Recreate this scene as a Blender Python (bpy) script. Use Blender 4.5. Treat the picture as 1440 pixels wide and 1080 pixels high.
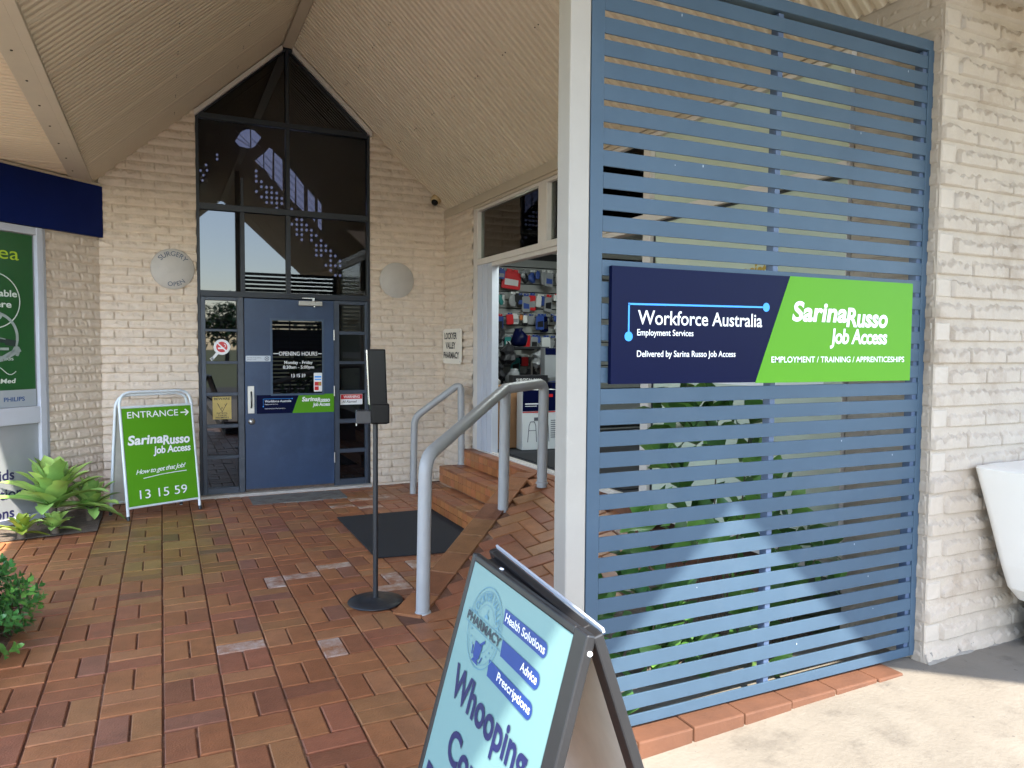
import bpy, bmesh, math, random
import numpy as np
from mathutils import Vector, Matrix
random.seed(7)
for o in list(bpy.data.objects): bpy.data.objects.remove(o)
SC = bpy.context.scene
COL = SC.collection
R = math.radians

# ------------------------------------------------------------------ camera, sky, sun, exposure
cam = bpy.data.cameras.new("camera")
cam.sensor_width = 36.0
cam.lens = 1041.4/1440*36.0
cam.clip_start, cam.clip_end = 0.05, 1000
camo = bpy.data.objects.new("camera", cam)
COL.objects.link(camo)
_f = Vector((0.42745454, 0.90269117, -0.04930786)); _r = Vector((0.90390975, -0.4276728, 0.00656825)); _u = Vector((0.01515853, 0.04737748, 0.99876203))
M = Matrix.Identity(4)
for i in range(3):
    M[i][0] = _r[i]; M[i][1] = _u[i]; M[i][2] = -_f[i]
M[2][3] = 1.54
camo.matrix_world = M
SC.camera = camo

S = Vector((0.2217, 1.0, -1.149)).normalized()          # direction the sunlight travels
sun = bpy.data.lights.new("sun", 'SUN'); sun.energy = 2.7; sun.angle = R(0.55); sun.color = (1.0, 0.93, 0.82)
suno = bpy.data.objects.new("sun", sun); COL.objects.link(suno)
suno.rotation_euler = S.to_track_quat('-Z', 'Y').to_euler(); suno.location = (-3, -14, 16)
W = bpy.data.worlds.new("World"); SC.world = W; W.use_nodes = True
nt = W.node_tree; bg = nt.nodes["Background"]
sky = nt.nodes.new("ShaderNodeTexSky"); sky.sky_type = 'NISHITA'; sky.sun_disc = False
sky.sun_elevation = math.asin(-S.z); sky.sun_rotation = math.atan2(-S.x, -S.y)
sky.dust_density = 0.9; sky.air_density = 1.0; sky.ozone_density = 2.2
nt.links.new(sky.outputs[0], bg.inputs[0]); bg.inputs[1].default_value = 0.15
SC.view_settings.view_transform = 'Standard'; SC.view_settings.look = 'None'
SC.view_settings.exposure = 2.65; SC.view_settings.gamma = 1
SC.view_settings.use_curve_mapping = False
SC.render.engine = 'CYCLES'
SC.cycles.max_bounces = 9; SC.cycles.diffuse_bounces = 6; SC.cycles.glossy_bounces = 4; SC.cycles.transparent_max_bounces = 12
SC.cycles.use_denoising = True

# ------------------------------------------------------------------ materials
MATS = {}
def mat(name, col, rough=0.5, metal=0.0, var=0.0, vs=6.0, bump=0.0, bs=40.0, spec=0.5, var2=None, stretch=None, attr=None, detail=4, coat=0):
    """Principled material; var mixes two tones with noise, var2=(colour, scale, lo, hi) adds stains, attr multiplies by a per-face tone."""
    if name in MATS: return MATS[name]
    m = bpy.data.materials.new(name); m.use_nodes = True
    n = m.node_tree.nodes; l = m.node_tree.links; b = n["Principled BSDF"]
    b.inputs["Roughness"].default_value = rough; b.inputs["Metallic"].default_value = metal
    b.inputs["Specular IOR Level"].default_value = spec
    b.inputs["Coat Weight"].default_value = coat
    tc = n.new("ShaderNodeTexCoord"); src = tc.outputs["Object"]
    if stretch:
        mp = n.new("ShaderNodeMapping"); mp.inputs["Scale"].default_value = stretch
        l.new(src, mp.inputs[0]); src = mp.outputs[0]
    c4 = (*col, 1)
    out = None
    if var or var2 or attr:
        rgb = n.new("ShaderNodeRGB"); rgb.outputs[0].default_value = c4; out = rgb.outputs[0]
        if attr:
            a = n.new("ShaderNodeAttribute"); a.attribute_name = attr; out = a.outputs["Color"]
        if var:
            t = n.new("ShaderNodeTexNoise"); t.inputs["Scale"].default_value = vs; t.inputs["Detail"].default_value = detail; t.inputs["Roughness"].default_value = 0.65
            l.new(src, t.inputs["Vector"])
            mr = n.new("ShaderNodeMapRange"); mr.inputs[1].default_value = 0.25; mr.inputs[2].default_value = 0.75
            mr.inputs[3].default_value = 1-var; mr.inputs[4].default_value = 1+var
            l.new(t.outputs[0], mr.inputs[0])
            mx = n.new("ShaderNodeMix"); mx.data_type = 'RGBA'; mx.blend_type = 'MULTIPLY'; mx.inputs[0].default_value = 1
            l.new(out, mx.inputs[6]); l.new(mr.outputs[0], mx.inputs[7]); out = mx.outputs[2]
        for v2 in ([var2] if var2 and not isinstance(var2, list) else (var2 or [])):
            t = n.new("ShaderNodeTexNoise"); t.inputs["Scale"].default_value = v2[1]; t.inputs["Detail"].default_value = 6; t.inputs["Roughness"].default_value = 0.7
            l.new(src, t.inputs["Vector"])
            mr = n.new("ShaderNodeMapRange"); mr.inputs[1].default_value = v2[2]; mr.inputs[2].default_value = v2[3]
            l.new(t.outputs[0], mr.inputs[0])
            mx = n.new("ShaderNodeMix"); mx.data_type = 'RGBA'
            l.new(mr.outputs[0], mx.inputs[0]); l.new(out, mx.inputs[6]); mx.inputs[7].default_value = (*v2[0], 1); out = mx.outputs[2]
        l.new(out, b.inputs["Base Color"])
    else:
        b.inputs["Base Color"].default_value = c4
    if bump:
        t = n.new("ShaderNodeTexNoise"); t.inputs["Scale"].default_value = bs; t.inputs["Detail"].default_value = 5
        l.new(src, t.inputs["Vector"])
        bp = n.new("ShaderNodeBump"); bp.inputs["Strength"].default_value = bump; bp.inputs["Distance"].default_value = 0.01
        l.new(t.outputs[0], bp.inputs["Height"]); l.new(bp.outputs[0], b.inputs["Normal"])
    MATS[name] = m
    return m

def dark_glass(name, col, ior):
    m = bpy.data.materials.new(name); m.use_nodes = True
    b = m.node_tree.nodes["Principled BSDF"]
    b.inputs["Base Color"].default_value = (*col, 1); b.inputs["Roughness"].default_value = 0.015
    b.inputs["IOR"].default_value = ior
    MATS[name] = m; return m

def clear_glass(name, tint, refl):
    m = bpy.data.materials.new(name); m.use_nodes = True
    n = m.node_tree.nodes; l = m.node_tree.links; n.remove(n["Principled BSDF"])
    tr = n.new("ShaderNodeBsdfTransparent"); tr.inputs[0].default_value = (*tint, 1)
    gl = n.new("ShaderNodeBsdfGlossy"); gl.inputs["Roughness"].default_value = 0.01
    fr = n.new("ShaderNodeFresnel"); fr.inputs[0].default_value = refl
    mx = n.new("ShaderNodeMixShader")
    l.new(fr.outputs[0], mx.inputs[0]); l.new(tr.outputs[0], mx.inputs[1]); l.new(gl.outputs[0], mx.inputs[2])
    l.new(mx.outputs[0], n["Material Output"].inputs[0])
    MATS[name] = m; return m

def emit(name, col, s):
    m = bpy.data.materials.new(name); m.use_nodes = True
    b = m.node_tree.nodes["Principled BSDF"]
    b.inputs["Base Color"].default_value = (0.8, 0.8, 0.8, 1); b.inputs["Emission Color"].default_value = (*col, 1); b.inputs["Emission Strength"].default_value = s
    MATS[name] = m; return m

BRICK = mat("painted_brick", (0.64, 0.53, 0.425), 0.75, var=0.10, vs=9, bump=0.25, bs=90, var2=((0.42, 0.33, 0.255), 2.3, 0.56, 0.82))
BRICKP = mat("pier_brick_darkened", (0.385, 0.325, 0.262), 0.75, var=0.08, vs=9, bump=0.3, bs=110, var2=((0.25, 0.19, 0.135), 2.6, 0.54, 0.78))  # same cream paint as BRICK, darkened to offset the brighter light on the pier
BRICKH = mat("painted_brick_header", (0.41, 0.352, 0.29), 0.7, var=0.05, vs=12, bump=0.1, bs=60)  # pier headers: same darkened paint, tone lifted for their smooth faces
CEIL = mat("roof_sheet", (0.60, 0.512, 0.385), 0.42, var=0.05, vs=1.2)
CEIL2 = mat("soffit_sheet", (0.62, 0.50, 0.36), 0.42, var=0.04, vs=1.2)
TRIM = mat("beige_trim", (0.50, 0.42, 0.32), 0.4, var=0.05, vs=5)
SCREW = mat("screw_head", (0.06, 0.05, 0.04), 0.4, 0.7)
CHAR = mat("charcoal_frame", (0.009, 0.013, 0.022), 0.45, var=0.25, vs=5)
CHARL = mat("weathered_jamb", (0.060, 0.068, 0.085), 0.55, var=0.35, vs=9, var2=((0.2, 0.19, 0.19), 22, 0.62, 0.75))
TINT = dark_glass("tinted_glass", (0.003, 0.003, 0.004), 1.62)
TCLEAR = clear_glass("tinted_clear_glass", (0.36, 0.36, 0.38), 1.60)
DGLASS = dark_glass("door_glass", (0.003, 0.003, 0.004), 1.45)
DOORB = mat("blue_door_paint", (0.020, 0.042, 0.096), 0.40, var=0.16, vs=3.5, var2=((0.045, 0.08, 0.15), 1.7, 0.5, 0.85), bump=0.03, bs=30)
STEEL = mat("brushed_steel", (0.55, 0.54, 0.52), 0.33, 0.9, var=0.1, vs=30)
WHITE = mat("white_print", (0.80, 0.80, 0.80), 0.5)
WFRAME = mat("white_frame", (0.47, 0.49, 0.54), 0.38, var=0.04, vs=4)
GREYF = mat("warm_white_frame", (0.60, 0.55, 0.50), 0.42, var=0.06, vs=4)
NAVY = mat("navy_print", (0.0028, 0.0048, 0.030), 0.30, var=0.05, vs=3, spec=.07)
NAVYF = mat("navy_fascia", (0.002, 0.010, 0.085), 0.5, var=0.08, vs=3, spec=.15)
GREEN = mat("lime_print", (0.085, 0.275, 0.009), 0.45, spec=.2, var=0.02, vs=3)
SKYB = mat("sky_blue_print", (0.03, 0.30, 0.85), 0.4)
POSTER = mat("poster_green", (0.012, 0.085, 0.018), 0.28, var=0.15, vs=1.6)
POSTG = mat("poster_grey", (0.33, 0.36, 0.38), 0.35)
LIME = mat("lime_text", (0.42, 0.58, 0.03), 0.5)
DNAVY = mat("dark_navy_text", (0.010, 0.010, 0.055), 0.5)
AQUA = mat("aqua_print", (0.17, 0.305, 0.295), 0.38, var=0.03, vs=2)
AQUAD = mat("badge_line", (0.10, 0.25, 0.33), 0.5)
ROYAL = mat("royal_blue_print", (0.010, 0.045, 0.21), 0.4, var=0.06, vs=8)
AFRM = mat("a_frame_plastic", (0.015, 0.0148, 0.016), 0.42, var=0.15, vs=7)
AWHITE = mat("a_frame_white_tube", (0.62, 0.66, 0.68), 0.35, var=0.04, vs=8)
BOARD = mat("board_back", (0.50, 0.47, 0.41), 0.6, var=0.10, vs=7)
BLUES = mat("slat_blue_paint", (0.044, 0.076, 0.114), 0.42, var=0.12, vs=2.2, var2=[((0.45, 0.5, 0.55), 30, 0.745, 0.76), ((0.062, 0.095, 0.132), 1.6, 0.5, 0.8)], spec=.28, bump=.03, bs=14)
POSTW = mat("post_white_paint", (0.31, 0.285, 0.25), 0.5, var=0.05, vs=6, var2=((0.42, 0.38, 0.33), 3.2, 0.58, 0.85))
RAILM = mat("galvanised_rail", (0.34, 0.335, 0.33), 0.40, 0.0, var=0.05, vs=9, var2=((0.16, 0.155, 0.15), 34, 0.70, 0.74))
BLACK = mat("black_metal", (0.018, 0.019, 0.022), 0.42, var=0.15, vs=6)
GLOSSB = mat("gloss_black_plastic", (0.004, 0.004, 0.005), 0.3, spec=.18)
RUBBER = mat("rubber_mat", (0.014, 0.014, 0.017), 0.9, var=0.35, vs=60, bump=0.6, bs=220)
CONC = mat("concrete", (0.178, 0.157, 0.128), 0.85, var=0.16, vs=2.2, bump=0.25, bs=60, var2=[((0.115, 0.10, 0.082), 5.5, 0.53, 0.72), ((0.07, 0.062, 0.055), 26, 0.655, 0.70), ((0.225, 0.205, 0.172), 1.3, 0.45, 0.75)])
GROUT = mat("grey_mortar", (0.20, 0.18, 0.155), 0.9, var=0.25, vs=20, bump=0.5, bs=50)
PATCH = mat("worn_cement", (0.17, 0.165, 0.15), 0.85, var=0.35, vs=14, bump=0.4, bs=60, stretch=(1, 2.4, 1), var2=((0.09, 0.04, 0.026), 6, 0.5, 0.66))
PAVE = mat("clay_paver", (0.2, 0.1, 0.06), 0.40, var=0.22, vs=11, bump=0.25, bs=120, attr="tone", var2=[((0.40, 0.29, 0.22), 3.6, 0.70, 0.84), ((0.12, 0.052, 0.032), 2.1, 0.60, 0.84)], spec=0.36)
PAVEW = mat("salted_paver", (0.2, 0.1, 0.06), 0.6, var=0.16, vs=16, bump=0.3, bs=120, attr="tone", var2=((0.50, 0.39, 0.32), 10, 0.40, 0.64))
JOINT = mat("paver_joint", (0.14, 0.058, 0.030), 0.9, var=0.4, vs=12, var2=((0.33, 0.22, 0.15), 5, 0.55, 0.7))
TILE = mat("orange_tile", (0.36, 0.125, 0.045), 0.40, var=0.16, vs=18, attr="tone", bump=0.12, bs=80)
TGROUT = mat("tile_grout", (0.33, 0.20, 0.13), 0.9, var=0.2, vs=25)
SOIL = mat("soil", (0.10, 0.075, 0.055), 0.95, var=0.5, vs=22, bump=0.9, bs=70, var2=((0.2, 0.18, 0.16), 45, 0.62, 0.68))
LEAF = mat("shrub_leaf", (0.055, 0.175, 0.038), 0.34, var=0.45, vs=11)
LEAFL = mat("shrub_leaf_light", (0.12, 0.28, 0.05), 0.36, var=0.3, vs=11)
LEAFD = mat("broad_leaf", (0.05, 0.135, 0.025), 0.42, var=0.45, vs=8)
SUCC = mat("succulent_leaf", (0.37, 0.54, 0.13), 0.46, var=0.22, vs=5)
SUCCD = mat("succulent_leaf_dark", (0.24, 0.42, 0.10), 0.46, var=0.25, vs=5)
SUCCY = mat("succulent_leaf_yellow", (0.30, 0.38, 0.045), 0.46, var=0.2, vs=5)
STEM = mat("plant_stem", (0.10, 0.075, 0.05), 0.8, var=0.3, vs=14)
DISC = mat("disc_paint", (0.47, 0.435, 0.395), 0.55, var=0.08, vs=8)
DISCT = mat("faded_blue_text", (0.13, 0.15, 0.19), 0.7, var=0.4, vs=50)
PLAQ = mat("cream_enamel", (0.76, 0.71, 0.62), 0.4, var=0.06, vs=15)
INK = mat("black_ink", (0.012, 0.012, 0.014), 0.5)
RED = mat("red_print", (0.55, 0.015, 0.02), 0.4)
YEL = mat("mustard_print", (0.50, 0.36, 0.10), 0.5, var=0.1, vs=20)
GOLD = mat("gold_lettering", (0.42, 0.27, 0.03), 0.45)
DOMEB = mat("camera_housing", (0.46, 0.33, 0.17), 0.4)
PWALL = mat("shop_wall", (0.55, 0.56, 0.52), 0.7, var=0.04)
PFLOOR = mat("shop_carpet", (0.018, 0.019, 0.023), 0.9, var=0.3, vs=40)
SLATW = mat("slatwall_panel", (0.27, 0.28, 0.27), 0.5)
SHOPG = clear_glass("shop_glass", (0.80, 0.86, 0.82), 1.75)
FILM = mat("window_film", (0.50, 0.56, 0.45), 0.20, var=0.06, vs=1.2, coat=0.3)
LOWG = mat("frosted_shop_glass", (0.27, 0.28, 0.29), 0.12, var=0.18, vs=1.1)
LAMP = emit("ceiling_light_panel", (0.9, 1.0, 0.97), 6.5)
TUBW = mat("white_fibreglass", (0.80, 0.78, 0.74), 0.30, var=0.02, vs=3)
CARD = mat("brown_cardboard", (0.28, 0.15, 0.07), 0.8, var=0.1, vs=9)
ASPH = mat("asphalt", (0.05, 0.05, 0.05), 0.9, var=0.2, vs=8)
GRASS = mat("dry_grass", (0.10, 0.12, 0.04), 0.95, var=0.4, vs=2)
BARK = mat("bark", (0.09, 0.07, 0.05), 0.9, var=0.3, vs=6)

# ------------------------------------------------------------------ mesh helpers
class MB:
    def __init__(s): s.v = []; s.f = []; s.mi = []; s.tone = []; s.cur = 0; s.sm = []; s.cuts = []
    def add(s, vs, fs, smooth=False, tone=None):
        b = len(s.v); s.v += [tuple(v) for v in vs]
        for f in fs:
            s.f.append([b+i for i in f]); s.mi.append(s.cur); s.sm.append(smooth); s.tone.append(tone or (0.2, 0.1, 0.06))
        return s
    def box(s, a, b, tone=None):
        x0, y0, z0 = a; x1, y1, z1 = b
        s.add([(x0,y0,z0),(x1,y0,z0),(x1,y1,z0),(x0,y1,z0),(x0,y0,z1),(x1,y0,z1),(x1,y1,z1),(x0,y1,z1)],
              [(0,3,2,1),(4,5,6,7),(0,1,5,4),(1,2,6,5),(2,3,7,6),(3,0,4,7)], tone=tone); return s
    def obox(s, o, u, v, n, a, b):
        """box in a local frame: o + u*x + v*y + n*z for x,y,z between a and b"""
        o, u, v, n = map(Vector, (o, u, v, n))
        P = [o+u*x+v*y+n*z for z in (a[2], b[2]) for (x, y) in ((a[0],a[1]),(b[0],a[1]),(b[0],b[1]),(a[0],b[1]))]
        fs = [(0,3,2,1),(4,5,6,7),(0,1,5,4),(1,2,6,5),(2,3,7,6),(3,0,4,7)]
        if u.cross(v).dot(n) < 0: fs = [f[::-1] for f in fs]
        s.add(P, fs); return s
    def prism(s, pts, vec):
        """polygon pts (3D) extruded along vec"""
        vec = Vector(vec); pts = [Vector(p) for p in pts]; n = len(pts)
        nn = sum(((pts[i]-pts[0]).cross(pts[(i+1) % n]-pts[0]) for i in range(1, n)), Vector())
        if nn.dot(vec) < 0: pts = pts[::-1]
        s.add(pts+[p+vec for p in pts], [tuple(range(n))[::-1], tuple(range(n, 2*n))]+[(i, (i+1) % n, n+(i+1) % n, n+i) for i in range(n)]); return s
    def poly(s, pts): s.add(pts, [tuple(range(len(pts)))]); return s
    def tube(s, path, r, seg=14, cap=True, smooth=True):
        path = [Vector(p) for p in path]; n = len(path); rs = r if isinstance(r, (list, tuple)) else [r]*n
        t0 = (path[1]-path[0]).normalized(); ref = Vector((0,0,1)) if abs(t0.z) < 0.9 else Vector((1,0,0))
        a = t0.cross(ref).normalized(); vs = []
        for i, p in enumerate(path):
            t = (path[min(i+1, n-1)]-path[max(i-1, 0)]).normalized()
            a = (a-t*a.dot(t)).normalized(); b = t.cross(a)
            k = 1.0
            if 0 < i < n-1:
                c = (path[i]-path[i-1]).normalized().dot((path[i+1]-path[i]).normalized()); k = 1/max(0.7, math.sqrt((1+c)/2))
            vs += [p+(a*math.cos(2*math.pi*j/seg)+b*math.sin(2*math.pi*j/seg))*rs[i] for j in range(seg)]
        fs = [(i*seg+j, i*seg+(j+1) % seg, (i+1)*seg+(j+1) % seg, (i+1)*seg+j) for i in range(n-1) for j in range(seg)]
        s.add(vs, fs, smooth)
        if cap: s.add(vs[:seg], [tuple(range(seg))[::-1]]); s.add(vs[-seg:], [tuple(range(seg))])
        return s
    def lathe(s, o, ax, prof, seg=28, smooth=True):
        o, ax = Vector(o), Vector(ax).normalized(); ref = Vector((0,0,1)) if abs(ax.z) < 0.9 else Vector((1,0,0))
        a = ax.cross(ref).normalized(); b = ax.cross(a); vs = []
        for r, h in prof: vs += [o+ax*h+(a*math.cos(2*math.pi*j/seg)+b*math.sin(2*math.pi*j/seg))*max(r, 1e-4) for j in range(seg)]
        fs = [(i*seg+j, i*seg+(j+1) % seg, (i+1)*seg+(j+1) % seg, (i+1)*seg+j) for i in range(len(prof)-1) for j in range(seg)]
        s.add(vs, fs, smooth); return s

ROOT = {}
def empty(name, loc, label, cat, group=None):
    o = bpy.data.objects.new(name, None); COL.objects.link(o); o.location = loc; o.empty_display_size = 0.1
    o['label'] = label; o['category'] = cat
    if group: o['group'] = group
    ROOT[o.name] = Vector(loc); return o
def obj(name, mb, mats, parent=None, label=None, cat=None, group=None, kind=None, bevel=0, seg=2, tone=False):
    if not isinstance(mats, (list, tuple)): mats = [mats]
    if mb.cuts and parent:
        cs = sorted(set([0]+mb.cuts+[len(mb.f)])); segs = [(a, b) for a, b in zip(cs, cs[1:]) if b > a]
        if len(segs) > 1:
            for a, b in segs:
                q = MB(); ids = sorted({i for f in mb.f[a:b] for i in f}); mp = {i: k for k, i in enumerate(ids)}
                q.v = [mb.v[i] for i in ids]; q.f = [[mp[i] for i in f] for f in mb.f[a:b]]; q.mi = mb.mi[a:b]; q.sm = mb.sm[a:b]; q.tone = mb.tone[a:b]
                r_ = obj(name, q, mats, parent)
            return r_
    if parent: L = ROOT[parent.name]
    else:
        a = np.array(mb.v); L = Vector(((a[:,0].min()+a[:,0].max())/2, (a[:,1].min()+a[:,1].max())/2, a[:,2].min())) if kind != 'structure' else Vector((0,0,0))
    me = bpy.data.meshes.new(name)
    me.from_pydata([(v[0]-L.x, v[1]-L.y, v[2]-L.z) for v in mb.v], [], mb.f)
    for m in mats: me.materials.append(m)
    me.polygons.foreach_set("material_index", mb.mi); me.polygons.foreach_set("use_smooth", mb.sm)
    if tone:
        at = me.attributes.new("tone", 'FLOAT_COLOR', 'FACE')
        at.data.foreach_set("color", np.array([(*t, 1) for t in mb.tone], dtype=np.float32).ravel())
    if bevel:
        bm = bmesh.new(); bm.from_mesh(me); bmesh.ops.remove_doubles(bm, verts=bm.verts, dist=1e-5)
        es = [e for e in bm.edges if len(e.link_faces) == 2 and e.calc_face_angle(0) > 0.6]
        bmesh.ops.bevel(bm, geom=es, offset=bevel, segments=seg, affect='EDGES', profile=0.5, clamp_overlap=True)
        bm.to_mesh(me); bm.free()
    me.update()
    o = bpy.data.objects.new(name, me); COL.objects.link(o)
    if parent: o.parent = parent; ROOT[o.name] = L
    else: o.location = L; ROOT[o.name] = L
    if kind: o['kind'] = kind
    if label: o['label'] = label
    if cat: o['category'] = cat
    if group: o['group'] = group
    return o
def retree(o, loc, label, group):
    """copy a thing with its parts and sub-parts"""
    def cp(a, par):
        c = a.copy(); COL.objects.link(c)
        if par: c.parent = par
        for ch in [x for x in COL.objects if x.parent == a]: cp(ch, c)
        return c
    r = cp(o, None); r.location = loc; r['label'] = label; r['group'] = group; ROOT[r.name] = Vector(loc); return r

class Panel:
    """flat board frame: origin o, u to the reader's right, up upwards, n towards the reader"""
    def __init__(s, o, u, up): s.o = Vector(o); s.u = Vector(u).normalized(); up = Vector(up); s.v = (up-s.u*up.dot(s.u)).normalized(); s.n = s.u.cross(s.v)
    def p(s, x, y, d=0.0): return s.o+s.u*x+s.v*y+s.n*d
    def rect(s, mb, x0, y0, x1, y1, d=0.001): mb.poly([s.p(x0,y0,d), s.p(x1,y0,d), s.p(x1,y1,d), s.p(x0,y1,d)])
    def pg(s, mb, pts, d=0.001): mb.poly([s.p(x, y, d) for x, y in pts])
    def disc(s, mb, cx, cy, r, d=0.001, seg=28, ry=None): s.pg(mb, [(cx+r*math.cos(2*math.pi*i/seg), cy+(ry or r)*math.sin(2*math.pi*i/seg)) for i in range(seg)], d)
    def ring(s, mb, cx, cy, r, w, d=0.001, seg=36, a0=0, a1=360, ry=None):
        k = (ry or r)/r
        for i in range(seg):
            A, B = R(a0+(a1-a0)*i/seg), R(a0+(a1-a0)*(i+1)/seg)
            s.pg(mb, [(cx+q*math.cos(t), cy+q*k*math.sin(t)) for q, t in ((r-w,A),(r,A),(r,B),(r-w,B))], d)
    def line(s, mb, pts, w, d=0.001):
        for (x0, y0), (x1, y1) in zip(pts, pts[1:]):
            L = math.hypot(x1-x0, y1-y0) or 1; a, b = -(y1-y0)/L*w/2, (x1-x0)/L*w/2
            s.pg(mb, [(x0-a,y0-b),(x1-a,y1-b),(x1+a,y1+b),(x0+a,y0+b)], d)
_cap = {}
def glyphs(t, bold=0.0, shear=0.0, space=1.0):
    cu = bpy.data.curves.new("t", 'FONT'); cu.body = t; cu.offset = bold; cu.shear = shear; cu.resolution_u = 4; cu.space_character = space
    ob = bpy.data.objects.new("t", cu); COL.objects.link(ob)
    bpy.context.view_layer.update()
    me = bpy.data.meshes.new_from_object(ob.evaluated_get(bpy.context.evaluated_depsgraph_get()))
    vs = [tuple(v.co) for v in me.vertices]; fs = [tuple(p.vertices) for p in me.polygons]
    bpy.data.objects.remove(ob); bpy.data.curves.remove(cu); bpy.data.meshes.remove(me)
    return vs, fs
def text(mb, P, t, x0, x1, y, cap, d=0.0015, bold=0.0, shear=0.0, space=1.0, rise=0.0, arc=None):
    """write t between x0 and x1 with its base line at y (rise = slope of the line); arc=(cx, cy, r, a0, a1, flip) bends it round a circle"""
    if 'c' not in _cap: _cap['c'] = max(v[1] for v in glyphs("H")[0])
    vs, fs = glyphs(t, bold, shear, space)
    if not vs: return
    mn, mx = min(v[0] for v in vs), max(v[0] for v in vs); ky = cap/_cap['c']; kx = (x1-x0)/(mx-mn)
    out = []
    for v in vs:
        X = (v[0]-mn)*kx; Y = v[1]*ky
        if arc:
            cx, cy, r, a0, a1, flip = arc; a = R(a0+(a1-a0)*X/(x1-x0)); rr = r+Y if not flip else r-Y
            out.append(P.p(cx+rr*math.cos(a), cy+rr*math.sin(a), d))
        else: out.append(P.p(x0+X, y+Y+X*rise, d))
    mb.cuts.append(len(mb.f)); mb.add(out, fs); mb.cuts.append(len(mb.f))
def ext(mb, P, pts, d0, d1): mb.prism([P.p(x, y, d0) for x, y in pts], P.n*(d1-d0))

# noise for carved surfaces
_rs = np.random.RandomState(3); _T = _rs.rand(256, 256)
def vn(x, y):
    xi, yi = np.floor(x).astype(int), np.floor(y).astype(int); fx, fy = x-xi, y-yi
    fx = fx*fx*(3-2*fx); fy = fy*fy*(3-2*fy); g = lambda a, b: _T[a % 256, b % 256]
    return (g(xi,yi)*(1-fx)+g(xi+1,yi)*fx)*(1-fy)+(g(xi,yi+1)*(1-fx)+g(xi+1,yi+1)*fx)*fy
def sst(x): x = np.clip(x, 0, 1); return x*x*(3-2*x)
def rock_wall(mb_list, o, u, n, W_, z0, z1, res, ch, L, depth, zoff=0.0, header=None, clip=None, rough=0.24, back=0.11):
    """split-face brickwork as real relief on a grid; returns (verts, faces, material index)"""
    o, u, n = np.array(o, float), np.array(u, float), np.array(n, float)
    nu, nz = int(round(W_/res))+1, int(round((z1-z0)/res))+1
    s, z = np.meshgrid(np.linspace(0, W_, nu), np.linspace(z0, z1, nz), indexing='ij')
    q = (z-zoff)/ch; row = np.floor(q); v = q-row
    off = np.where(row % 2 == 0, 0.0, 0.5)*L
    c = (s+off)/L; colm = np.floor(c); us = (c-colm)*L
    rnd = _T[(row.astype(int)*17+colm.astype(int)*5) % 256, (colm.astype(int)*31+row.astype(int)*7) % 256]
    rnd2 = _T[(row.astype(int)*11+colm.astype(int)*3+9) % 256, (colm.astype(int)*13+row.astype(int)*29) % 256]
    wob = vn(s*11+row*7.3, row*3.1)-.5; jag = vn(s*46, row*5.7+s*3)-.5; jag2 = vn(s*120, row*9.1)-.5
    cut = 0.60+0.16*(rnd-.5)+0.13*wob+0.30*jag+0.20*jag2
    over = np.clip((v-cut)/np.maximum(1-cut, .12), 0, 1)
    step = sst((v-cut)/0.07+0.5)
    rn = vn(s*38, z*60)*.55+vn(s*85, z*120)*.45
    h = depth*(0.72+0.28*rnd2)*(1-step*(0.30+0.66*over))
    h = h+depth*rough*(rn-.5)*(0.22+0.78*step)
    if header is not None:
        hd = (row % 2 == header) & (s < 0.098)
        us = np.where(row % 2 == header, np.where(s < 0.098, s, (s-0.098) % L), (s+0.02) % L)
        edge = np.minimum(np.minimum(s, 0.098-s), np.minimum(v, 1-v)*ch)
        h = np.where(hd, depth*(0.50+.12*rn)*sst(edge/0.007), h)
        h = np.where(s < 0.02, np.maximum(h, depth*0.45), h)
        h = np.where(s < 0.003, 0.0, h)
    jw = 0.0045
    bed = np.minimum(v, 1-v)*ch
    h = np.where(bed < 0.0068, np.minimum(h, -0.010+.0015*rn), h)
    jd = np.minimum(us, L-us)
    h = np.where((jd < jw) & (rnd < 0.85), np.minimum(h, -0.006), h)
    P = o[None, None, :]+s[..., None]*u+n*h[..., None]; P[..., 2] += z
    idx = np.arange(nu*nz).reshape(nu, nz)
    F = np.stack([idx[:-1,:-1], idx[1:,:-1], idx[1:,1:], idx[:-1,1:]], -1).reshape(-1, 4)
    if np.cross(u, (0,0,1)) @ n < 0: F = F[:, ::-1]
    m = np.zeros(len(F), int)
    if header is not None: m = (hd[:-1,:-1]).reshape(-1).astype(int)
    if clip is not None:
        cs, cz = (s[:-1,:-1]+s[1:,1:])/2, (z[:-1,:-1]+z[1:,1:])/2; k = clip(cs, cz).reshape(-1); F, m = F[k], m[k]
    mb_list.append((P.reshape(-1, 3), F, m))
def wall_object(name, grids, mats, solids=None, **kw):
    V, Fs, Ms, b = [], [], [], 0
    for P, F, m in grids: V.append(P); Fs.append(F+b); Ms.append(m); b += len(P)
    V = np.concatenate(V); Fs = np.concatenate(Fs); Ms = np.concatenate(Ms)
    mb = MB()
    mb.v = [tuple(p) for p in V]; mb.f = Fs.tolist(); mb.mi = Ms.tolist(); mb.sm = [True]*len(Fs); mb.tone = [None]*len(Fs)
    if solids:
        mb.cur = 0
        for a, bb in solids:
            if a == 'prism': mb.prism(*bb)
            else: mb.box(a, bb)
    return obj(name, mb, mats, **kw)

YF, XP, YS = 8.02, 2.952, 2.12          # entrance wall, pharmacy wall, screen plane
SL, XR, ZR = 0.915, 1.215, 4.665        # roof slope, ridge
ZE = 3.055                              # soffit height
YE = -1.1                               # open gable end over the street
D2 = math.sqrt(.5)

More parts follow.
